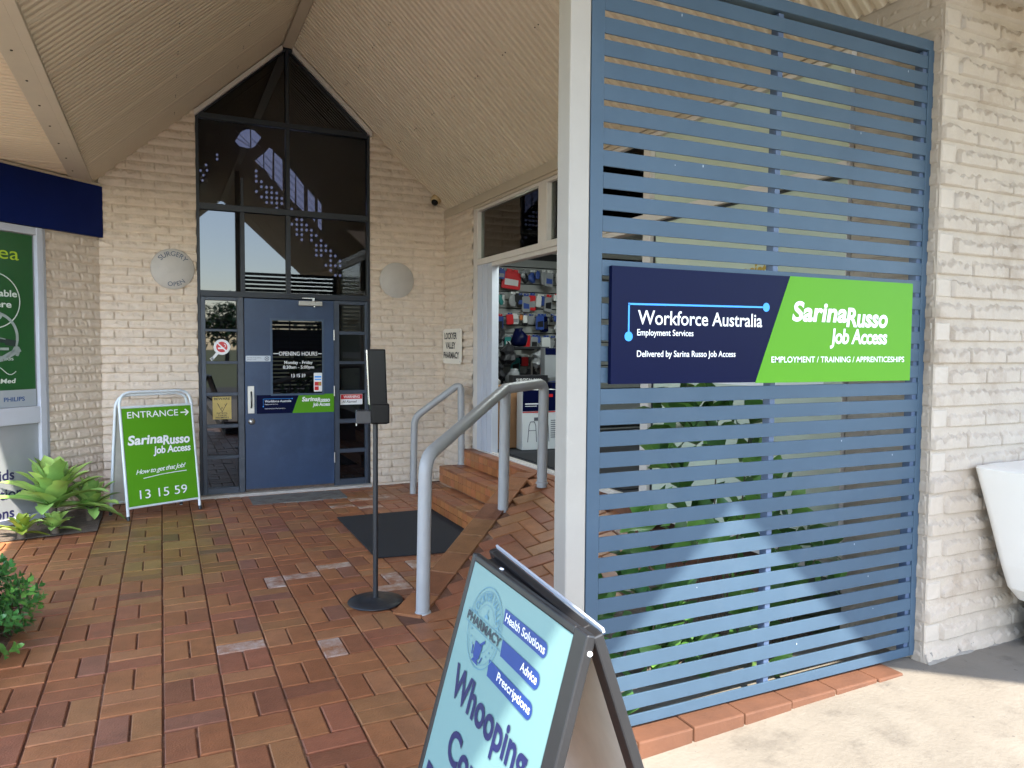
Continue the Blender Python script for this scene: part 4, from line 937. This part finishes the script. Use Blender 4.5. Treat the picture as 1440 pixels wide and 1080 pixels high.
for k in range(36):
    z0 = zb if k == 0 else z_g[k-1]+.0098; z1 = z_g[k]-.0098
    j0, j1 = random.uniform(0,.004), random.uniform(0,.004); q0, q1 = random.uniform(-.0012,.0012), random.uniform(-.0012,.0012); xa_, xb_ = 1.3345, 2.9295
    mb.add([(xa_,y0+j0,z0+q0),(xb_,y0+j1,z0+q1),(xb_,y0+j1+.007,z0+q1),(xa_,y0+j0+.007,z0+q0),(xa_,y0+j0,z1+q0),(xb_,y0+j1,z1+q1),(xb_,y0+j1+.007,z1+q1),(xa_,y0+j0+.007,z1+q0)], [(0,3,2,1),(4,5,6,7),(0,1,5,4),(1,2,6,5),(2,3,7,6),(3,0,4,7)])
slo = obj("slats", mb, BLUES, t, bevel=.0015)
mb = MB(); mb.box((2.098,y0+.009,.21),(2.123,y0+.045,2.79)); mb.box((2.905,y0+.009,.21),(2.929,y0+.045,2.79)); obj("rear_upright", mb, mat("slat_blue_dark", (.055,.085,.15), .4, var=.1, vs=5), t)
mb = MB(); Pz = Panel((0, YS-.0005, 0), (1,0,0), (0,0,1)); rc = random.Random(3)
for k in range(12): 
    xk, zk = rc.uniform(1.4,2.9), rc.choice([rc.uniform(1.9,2.75), rc.uniform(.3,1.3)]); zk = .2075+pit*round((zk-.2075)/pit)+.02+rc.uniform(0,.012)
    Pz.disc(mb, xk, zk, rc.uniform(.0014,.0026), 0, 7, ry=rc.uniform(.002,.007))
obj("paint_chips", mb, mat("chipped_primer", (.34,.38,.43), .7), t)
P = Panel((0, 2.101, 0), (1,0,0), (0,0,1))
mb = MB(); ext(mb, P, [(1.361,1.419),(2.848,1.413),(2.848,1.817),(1.361,1.815)], -.018, 0)
s = obj("workforce_sign", mb, NAVY, label="wide navy and lime green employment services sign on the slatted screen", cat="sign")
mb = MB(); P.pg(mb, [(1.995,1.4135),(2.8485,1.4125),(2.8485,1.8175),(2.158,1.8168)], .0008); obj("green_panel", mb, GREEN, s)
mb = MB()
text(mb, P, "Workforce Australia", 1.466,2.022,1.622,.047,.0018,bold=.010); text(mb, P, "Employment Services", 1.464,1.703,1.584,.021,.0018,bold=.008); text(mb, P, "Delivered by Sarina Russo Job Access", 1.464,1.897,1.511,.021,.0018,bold=.008)
sr_logo(mb, P, 2.172,2.700,1.650,.070,.0018); text(mb, P, "EMPLOYMENT / TRAINING / APPRENTICESHIPS", 2.072,2.808,1.490,.022,.0018,bold=.008); obj("lettering", mb, WHITE, s)
mb = MB(); P.line(mb, [(1.429,1.582),(1.429,1.6895)], .0065, .0018); P.line(mb, [(1.4258,1.6895),(2.040,1.6955)], .0065, .0018); P.disc(mb, 1.429,1.580,.0165,.0022,24); P.disc(mb, 2.040,1.6955,.0165,.0022,24); obj("bracket_line", mb, SKYB, s)

# ------------------------------------------------------------------ pharmacy A-frame in the foreground
t = empty("pharmacy_a_frame", (.77,1.48,0), "pale aqua pharmacy A-frame board with dark plastic frame", "A-frame sign")
Pa = Panel((.738,1.786,1.0), (-.03,-1,0), (.265,-.008,.964)); Pb = Panel((.7465,1.171,1.0), (.060,.635,0), (-.317,.03,.948))
HH = 1.03
def board(P, w, l=.050, r=.050):
    mb = MB()
    ext(mb, P, [(0,-HH),(l,-HH),(l,0),(0,0)], -.019, .003); ext(mb, P, [(w-r,-HH),(w,-HH),(w,0),(w-r,0)], -.019, .003)
    ext(mb, P, [(l+.0001,-.018),(w-r-.0001,-.018),(w-r-.0001,0),(l+.0001,0)], -.019, .002); ext(mb, P, [(l+.0001,-.965),(w-r-.0001,-.965),(w-r-.0001,-.93),(l+.0001,-.93)], -.019, .002)
    return mb
W1 = .612
fr = obj("front_frame", board(Pa, W1, .020, .050), AFRM, t, bevel=.004)
obj("rear_frame", board(Pb, W1+.026, .050, .020), AFRM, t, bevel=.004)
mb = MB(); ext(mb, Pb, [(.051,-.93),(W1+.005,-.93),(W1+.005,-.019),(.051,-.019)], -.016, -.004); obj("rear_board", mb, BOARD, t)
mb = MB(); ext(mb, Pb, [(.004,-.003),(W1+.022,-.003),(W1+.022,.006),(.004,.006)], .0035, .0085); obj("rear_top_strip", mb, WFRAME, t)
mb = MB(); ext(mb, Pa, [(.021,-.928),(W1-.0515,-.928),(W1-.0515,-.0185),(.021,-.0185)], -.012, -.001); face = obj("face", mb, [AQUA], t)
mb = MB(); ext(mb, Pa, [(.021,-.928),(W1-.0515,-.928),(W1-.0515,-.0185),(.021,-.0185)], -.015, -.0122); obj("board_back", mb, BOARD, t)
mb = MB(); mb.tube([Pa.p(.03,-.030,-.021), Pa.p(W1-.03,-.030,-.021)], .010, 10); mb.prism([Pa.p(.03,-.012,-.0195), Pb.p(W1-.01,-.012,-.0195), Pb.p(.03,-.012,-.0195), Pa.p(W1-.03,-.012,-.0195)], (0,0,-.012)); obj("hinge", mb, BLACK, t)
mb = MB(); mb.tube([Pa.p(W1-.02,-.36,-.032), Pb.p(.02,-.52,-.032)], .014, 8); mb.tube([Pa.p(.02,-.36,-.032), Pb.p(W1-.02,-.52,-.032)], .014, 8); obj("spreader", mb, AFRM, t)
mb = MB(); mb.lathe(Pa.p(W1+.0,-.035,-.012), (0,-1,0), [(.0055,0),(.005,.003),(.001,.004)], 16); mb.lathe(Pa.p(.16,.0005,-.012), Vector(Pa.v), [(.006,0),(.005,.003),(.001,.004)], 10); obj("bolt", mb, WHITE, t)
P = Pa; mb = MB()
cx, cy, r = .171, -.142, .096
P.ring(mb, cx, cy, r, .0022, .001, 48, 6, 174); P.ring(mb, cx, cy, r-.010, .0012, .001, 48, 8, 172); P.ring(mb, cx, cy, .054, .0012, .001, 36, 14, 166)
P.ring(mb, cx, cy, r, .0022, .001, 48, 188, 352); P.ring(mb, cx, cy, r-.010, .0012, .001, 48, 190, 350); P.ring(mb, cx, cy-.004, .054, .0010, .001, 24, 220, 350)
P.line(mb, [(.058,-.128),(.283,-.128)], .0014, .001); P.line(mb, [(.058,-.158),(.283,-.158)], .0014, .001)
text(mb, P, "LOCKYER VALLEY", 0,.22,0,.020,.001,bold=.012,arc=(cx,cy,.062,168,12,False))
for a in (200,215,230,245,310,325,340): P.disc(mb, cx+.070*math.cos(R(a)), cy+.070*math.sin(R(a)), .003, .001, 8)
P.pg(mb, [(cx-.012,-.120),(cx+.012,-.120),(cx+.006,-.112),(cx-.006,-.112)]); P.line(mb, [(cx,-.112),(cx,-.098)], .003, .001)
obj("badge", mb, AQUAD, face)
mb = MB(); text(mb, P, "PHARMACY", .061,.275,-.153,.0205,.0012,bold=.03); obj("badge_name", mb, mat("dark_grey_ink", (.03,.045,.06), .5), face)
mb = MB(); 
P.pg(mb, [(cx-.027,-.182),(cx+.018,-.182),(cx+.014,-.212),(cx+.004,-.222),(cx-.014,-.222),(cx-.024,-.212)], .0012); P.line(mb, [(cx+.004,-.184),(cx+.026,-.168)], .007, .0012); P.pg(mb, [(cx-.018,-.2215),(cx+.008,-.2215),(cx+.016,-.229),(cx-.026,-.229)], .0012); P.line(mb, [(cx-.036,-.196),(cx-.030,-.216)], .006, .0012); P.line(mb, [(cx+.028,-.205),(cx+.020,-.222)], .005, .0012)
for x0, x1, ya, yb in ((.256,.482,-.067,-.100),(.280,.482,-.130,-.166),(.240,.482,-.192,-.228)):
    rr_ = (ya-yb)/2; P.pg(mb, [(x0+.007,yb),(x1-rr_,yb)]+[(x1-rr_+rr_*math.cos(R(a)), (ya+yb)/2+rr_*math.sin(R(a))) for a in range(-80,81,20)]+[(x1-rr_,ya),(x0,ya)], .0008)
obj("blue_print", mb, ROYAL, face)
mb = MB(); text(mb, P, "Health Solutions", .270,.474,-.091,.0180,.0018,bold=.015); text(mb, P, "Advice", .392,.472,-.155,.0185,.0018,bold=.015); text(mb, P, "Prescriptions", .300,.474,-.216,.0185,.0018,bold=.015); obj("white_print", mb, WHITE, face)
mb = MB(); text(mb, P, "Whooping", .076,.512,-.338,.072,.0012,bold=.028); text(mb, P, "Cough", .140,.430,-.466,.070,.0012,bold=.028); text(mb, P, "Booster", .050,.470,-.592,.066,.0012,bold=.028); obj("headline", mb, mat("headline_navy", (.010,.014,.085), .4), face)

# ------------------------------------------------------------------ green entrance A-frame
t = empty("entrance_a_frame", (0,7.45,0), "white tubular A-frame with lime green ENTRANCE board by the brick wall", "A-frame sign")
P = Panel((-.340,7.352,.985), (.918,.396,0), (-.060,.139,.99)); rt = .013
def loop(Q, w, top, bot):
    pts = [Q.p(0,bot), Q.p(0,top-.09), Q.p(.025,top-.025), Q.p(.09,top), Q.p(w-.09,top), Q.p(w-.025,top-.025), Q.p(w,top-.09), Q.p(w,bot)]
    return smooth_path(pts, .05, 4)
W2 = .640
Q2 = Panel((-.375,7.398,.985), (.918,.396,0), (.060,-.139,.97))
mb = MB(); mb.tube(loop(P, W2, .135, -.975), rt, 12); mb.tube([P.p(0,0), P.p(W2,0)], rt*.9, 10); mb.tube([P.p(0,-.885), P.p(W2,-.885)], rt*.9, 10); obj("front_frame", mb, AWHITE, t)
mb = MB(); mb.tube(loop(Q2, W2, .11, -1.0), rt, 12); mb.tube([Q2.p(0,-.885), Q2.p(W2,-.885)], rt*.9, 10); obj("rear_frame", mb, AWHITE, t)
mb = MB(); ext(mb, Q2, [(.014,-.875),(W2-.014,-.875),(W2-.014,-.01),(.014,-.01)], -.006, .002); obj("rear_board", mb, BOARD, t)
mb = MB(); ext(mb, P, [(.012,-.876),(W2-.012,-.876),(W2-.012,-.010),(.012,-.010)], 0, .010); face = obj("board", mb, GREEN, t)
mb = MB()
for Qq, x in ((P,0),(P,W2),(Q2,0),(Q2,W2)): mb.lathe(Qq.p(x,-.99,0), Qq.v, [(.015,0),(.016,.03),(.014,.035)], 10)
obj("foot", mb, BLACK, t)
mb = MB(); text(mb, P, "ENTRANCE", .055,.505,-.098,.056,.0112,bold=.004); P.line(mb, [(.528,-.072),(.598,-.072)], .011, .0112); P.line(mb, [(.570,-.044),(.602,-.072),(.570,-.100)], .012, .0114)
sr_logo(mb, P, .040,.594,-.335,.078,.0112)
text(mb, P, "How to get that Job!", .090,.535,-.600,.040,.0112,bold=.006,shear=.35,space=.86,rise=.045); P.line(mb, [(.150,-.640),(.30,-.622),(.42,-.615),(.540,-.612)], .006, .0112)
text(mb, P, "13 15 59", .108,.530,-.818,.076,.0112,bold=.0); obj("lettering", mb, WHITE, face)

# ------------------------------------------------------------------ plants
def blade(mb, o, az, el, L, w, curl=.6, twist=0, n=8, cup=.18):
    o = Vector(o); d = Vector((math.cos(az), math.sin(az), 0)); side = Vector((-math.sin(az), math.cos(az), 0)); p = o.copy(); e = el; vs = []
    side = (side+Vector((0,0,twist))).normalized()
    for i in range(n+1):
        k = i/n; ww = w*(.32+.68*math.sin(math.pi*min(1, k*1.15+.12))**.9) if k < .75 else w*(1-((k-.75)/.25)**1.6)*.80
        ww = max(ww, .002); t_ = d*math.cos(e)+Vector((0,0,1))*math.sin(e); up = side.cross(t_)*-1
        vs += [p-side*ww/2+up*ww*cup, p, p+side*ww/2+up*ww*cup]; p = p+t_*(L/n); e -= curl/n*(.4+1.2*k)
    fs = []
    for i in range(n):
        a = i*3; fs += [(a,a+1,a+4,a+3),(a+1,a+2,a+5,a+4)]
    mb.add(vs, fs, True)
def rosette(name, o, n, L, w, label, mats, seed, stem=.12, lo=.05, hi=1.40):
    rg = random.Random(seed); t = empty(name, o, label, "plant"); o = Vector(o)
    mb = MB(); mb.tube([o-Vector((0,0,.02)), o+Vector((0,0,stem))], [.035,.03], 10); obj("stem", mb, STEM, t)
    groups = [MB() for _ in mats]
    for i in range(n):
        k = i/(n-1); az = i*2.399963+rg.uniform(-.2,.2); el = lo+(hi-lo)*k**.62+rg.uniform(-.08,.08); l_ = L*(1-.38*k)*rg.uniform(.85,1.1)
        blade(groups[rg.choices(range(len(mats)), [3,2,1][:len(mats)])[0]], o+Vector((0,0,stem*(.6+.4*k))), az, el, l_, w*rg.uniform(.85,1.1), curl=1.0-.7*k, twist=rg.uniform(-.15,.15))
    for g, m in zip(groups, mats):
        if g.v: obj("leaves", g, m, t)
rosette("succulent_plant", (-.84,7.19,.01), 34, .54, .15, "large pale green succulent rosette in the corner by the poster window", [SUCC,SUCCD], 4, stem=.26, lo=.22, hi=1.45)
rosette("succulent_plant", (-.58,7.33,.01), 24, .36, .12, "dark green succulent rosette behind the green A-frame's left legs", [SUCCD,SUCC], 9, stem=.16, lo=-.1)
rosette("succulent_plant", (-.80,6.97,.01), 15, .22, .085, "small mid green succulent at the paver edge before the large rosette", [SUCC,SUCCD], 12, stem=.05, lo=0)
rosette("succulent_plant", (-1.02,6.90,.01), 15, .23, .085, "small yellowish succulent at the left edge of the picture", [SUCCY,SUCC], 15, stem=.05, lo=.05)

def leaf(mb, p, d, up, L, w, fold=.15):
    d = d.normalized(); s_ = d.cross(up).normalized(); u_ = s_.cross(d)
    pts = [p, p+d*L*.35+s_*w/2+u_*w*fold, p+d*L*.75+s_*w*.36+u_*w*fold*.6, p+d*L-u_*L*.12, p+d*L*.75-s_*w*.36+u_*w*fold*.6, p+d*L*.35-s_*w/2+u_*w*fold, p+d*L*.4, p+d*L*.75]
    mb.add(pts, [(0,1,6),(1,2,7,6),(2,3,7),(3,4,7),(4,5,6,7),(5,0,6)], True)
def shrub(name, o, rx, ry, h, n, L, w, label, mats, seed, z0=.02, whorl=5):
    rg = random.Random(seed); t = empty(name, o, label, "shrub"); o = Vector(o); st_ = MB(); gs = [MB() for _ in mats]
    for i in range(n):
        a = rg.uniform(0, 2*math.pi); q = rg.random()**.45; zz = z0+h*rg.random()**.8; k = math.sqrt(max(0.05, 1-((zz/h)-.38)**2/.42))
        tip = o+Vector((rx*q*k*math.cos(a), ry*q*k*math.sin(a), zz))
        if i % 5 == 0: st_.tube([o+Vector((rx*.2*math.cos(a), ry*.2*math.sin(a), 0)), o+Vector((rx*.5*q*math.cos(a), ry*.5*q*math.sin(a), zz*.6)), tip], [.006,.004,.002], 5, False)
        out = Vector((math.cos(a)*q, math.sin(a)*q, .55+.5*zz/h)).normalized(); m = rg.choices(range(len(mats)), [2,1][:len(mats)])[0]
        b = rg.uniform(0, 6.28); r1 = out.orthogonal().normalized(); r2 = out.cross(r1)
        for j in range(whorl):
            lv = j//2; c_ = b+(j % 2)*math.pi+lv*1.57+rg.uniform(-.25,.25); sp = .35+.2*lv
            d = out*rg.uniform(.9,1.2)*(1-.22*lv)+(r1*math.cos(c_)+r2*math.sin(c_))*sp*1.6; leaf(gs[m], tip-out*L*.42*lv, d, out, L*rg.uniform(.75,1.1)*(.75+.14*lv), w*rg.uniform(.85,1.15)*(.8+.12*lv))
    obj("stems", st_, STEM, t)
    for g, m in zip(gs, mats):
        if g.v: obj("leaves", g, m, t)
shrub("leafy_shrub", (-1.05,4.50,0), .48, .58, .47, 330, .060, .031, "bushy glossy green shrub at the left edge of the paving", [LEAF,LEAFL], 21, whorl=8)
shrub("leafy_shrub", (-.93,3.50,0), .28, .20, .16, 40, .058, .030, "low leafy sprig at the bottom left of the paving", [LEAF,LEAFL], 22)
shrub("broad_leaf_shrub", (2.20,2.62,.10), .42, .36, 1.22, 50, .19, .105, "tall broad-leaved shrub in the bed behind the middle of the screen", [LEAFD,LEAFL], 31, whorl=4)
shrub("broad_leaf_shrub", (1.75,2.46,.08), .34, .24, .50, 14, .17, .085, "low broad-leaved shrub in the bed behind the left of the screen", [LEAFD,LEAF], 32, whorl=4)
shrub("broad_leaf_shrub", (2.62,2.62,.10), .22, .34, .80, 22, .16, .085, "broad-leaved shrub in the bed beside the brick pier", [LEAFD,LEAFL], 33, whorl=4)

# ------------------------------------------------------------------ white planter against the pier
t = empty("white_tub", (3.6,1.90,.15), "smooth white moulded tapered tub against the brick pier at the right edge", "tub")
mb = MB(); rings = []
prof = [(1.035,0,0),(1.03,-.006,-.006),(.99,.006,.004),(.80,.070,.045),(.60,.135,.085),(.49,.180,.105),(.43,.24,.13),(.40,.33,.165)]
for z, ix, iy in prof:
    rings.append([Vector((x, y, z)) for x, y in rrect(3.205+ix, 1.60+iy, 4.30-ix, 2.05-iy*.4, .045, 4)])
n = len(rings[0])
for k in range(len(rings)-1):
    a, b = rings[k], rings[k+1]; mb.add(a+b, [(j, n+j, n+(j+1) % n, (j+1) % n) for j in range(n)], True)
mb.add(rings[-1], [tuple(range(n))[::-1]])
cap1 = [Vector((v.x+(.03 if v.x < 3.7 else -.03), v.y+(.03 if v.y < 1.83 else -.03), 1.045)) for v in rings[0]]
mb.add(rings[0]+cap1, [(j, (j+1) % n, n+(j+1) % n, n+j) for j in range(n)], True); mb.add(cap1, [tuple(range(n))])
obj("shell", mb, TUBW, t)
mb = MB(); mb.prism([(3.53,1.76,.17),(4.1,1.76,.17),(4.1,1.98,.17),(3.53,1.98,.17)], (0,0,.24)); obj("foot", mb, mat("grey_foot", (.16,.16,.17), .8, var=.2, vs=12), t, bevel=.02)

# ------------------------------------------------------------------ street side (seen only in reflections)
def tree(o, h, r, seed, label):
    rg = random.Random(seed); t = empty("street_tree", o, label, "tree", "trees across the street"); o = Vector(o)
    mb = MB(); mb.tube([o, o+Vector((.1,0,h*.3)), o+Vector((0,.1,h*.62))], [.22,.17,.08], 8)
    for k in range(5):
        a = k*1.3; mb.tube([o+Vector((0,0,h*(.3+.05*k))), o+Vector((r*.6*math.cos(a), r*.6*math.sin(a), h*(.55+.06*k)))], [.09,.03], 6)
    obj("trunk", mb, BARK, t); mb = MB()
    for c in range(16):
        q = o+Vector((rg.gauss(0,r*.42), rg.gauss(0,r*.42), h*rg.uniform(.45,.95)))
        for i in range(70):
            p = q+Vector((rg.gauss(0,r*.2), rg.gauss(0,r*.2), rg.gauss(0,r*.16))); d = Vector((rg.gauss(0,1), rg.gauss(0,1), rg.gauss(0,.6))); leaf(mb, p, d, Vector((0,.1,1)), .7, .45)
    obj("crown", mb, LEAFD, t)
for k, (x, y, h, r) in enumerate(((-16,-62,5.2,4.5),(-5,-66,4.6,4.5),(6,-64,5.6,4.8),(18,-63,5,4.5))):
    tree((x, y, -.15), h, r, 50+k, ["spreading street tree opposite, farthest left","smaller street tree opposite the entrance","tall street tree opposite the screen","street tree opposite, farthest right"][k])
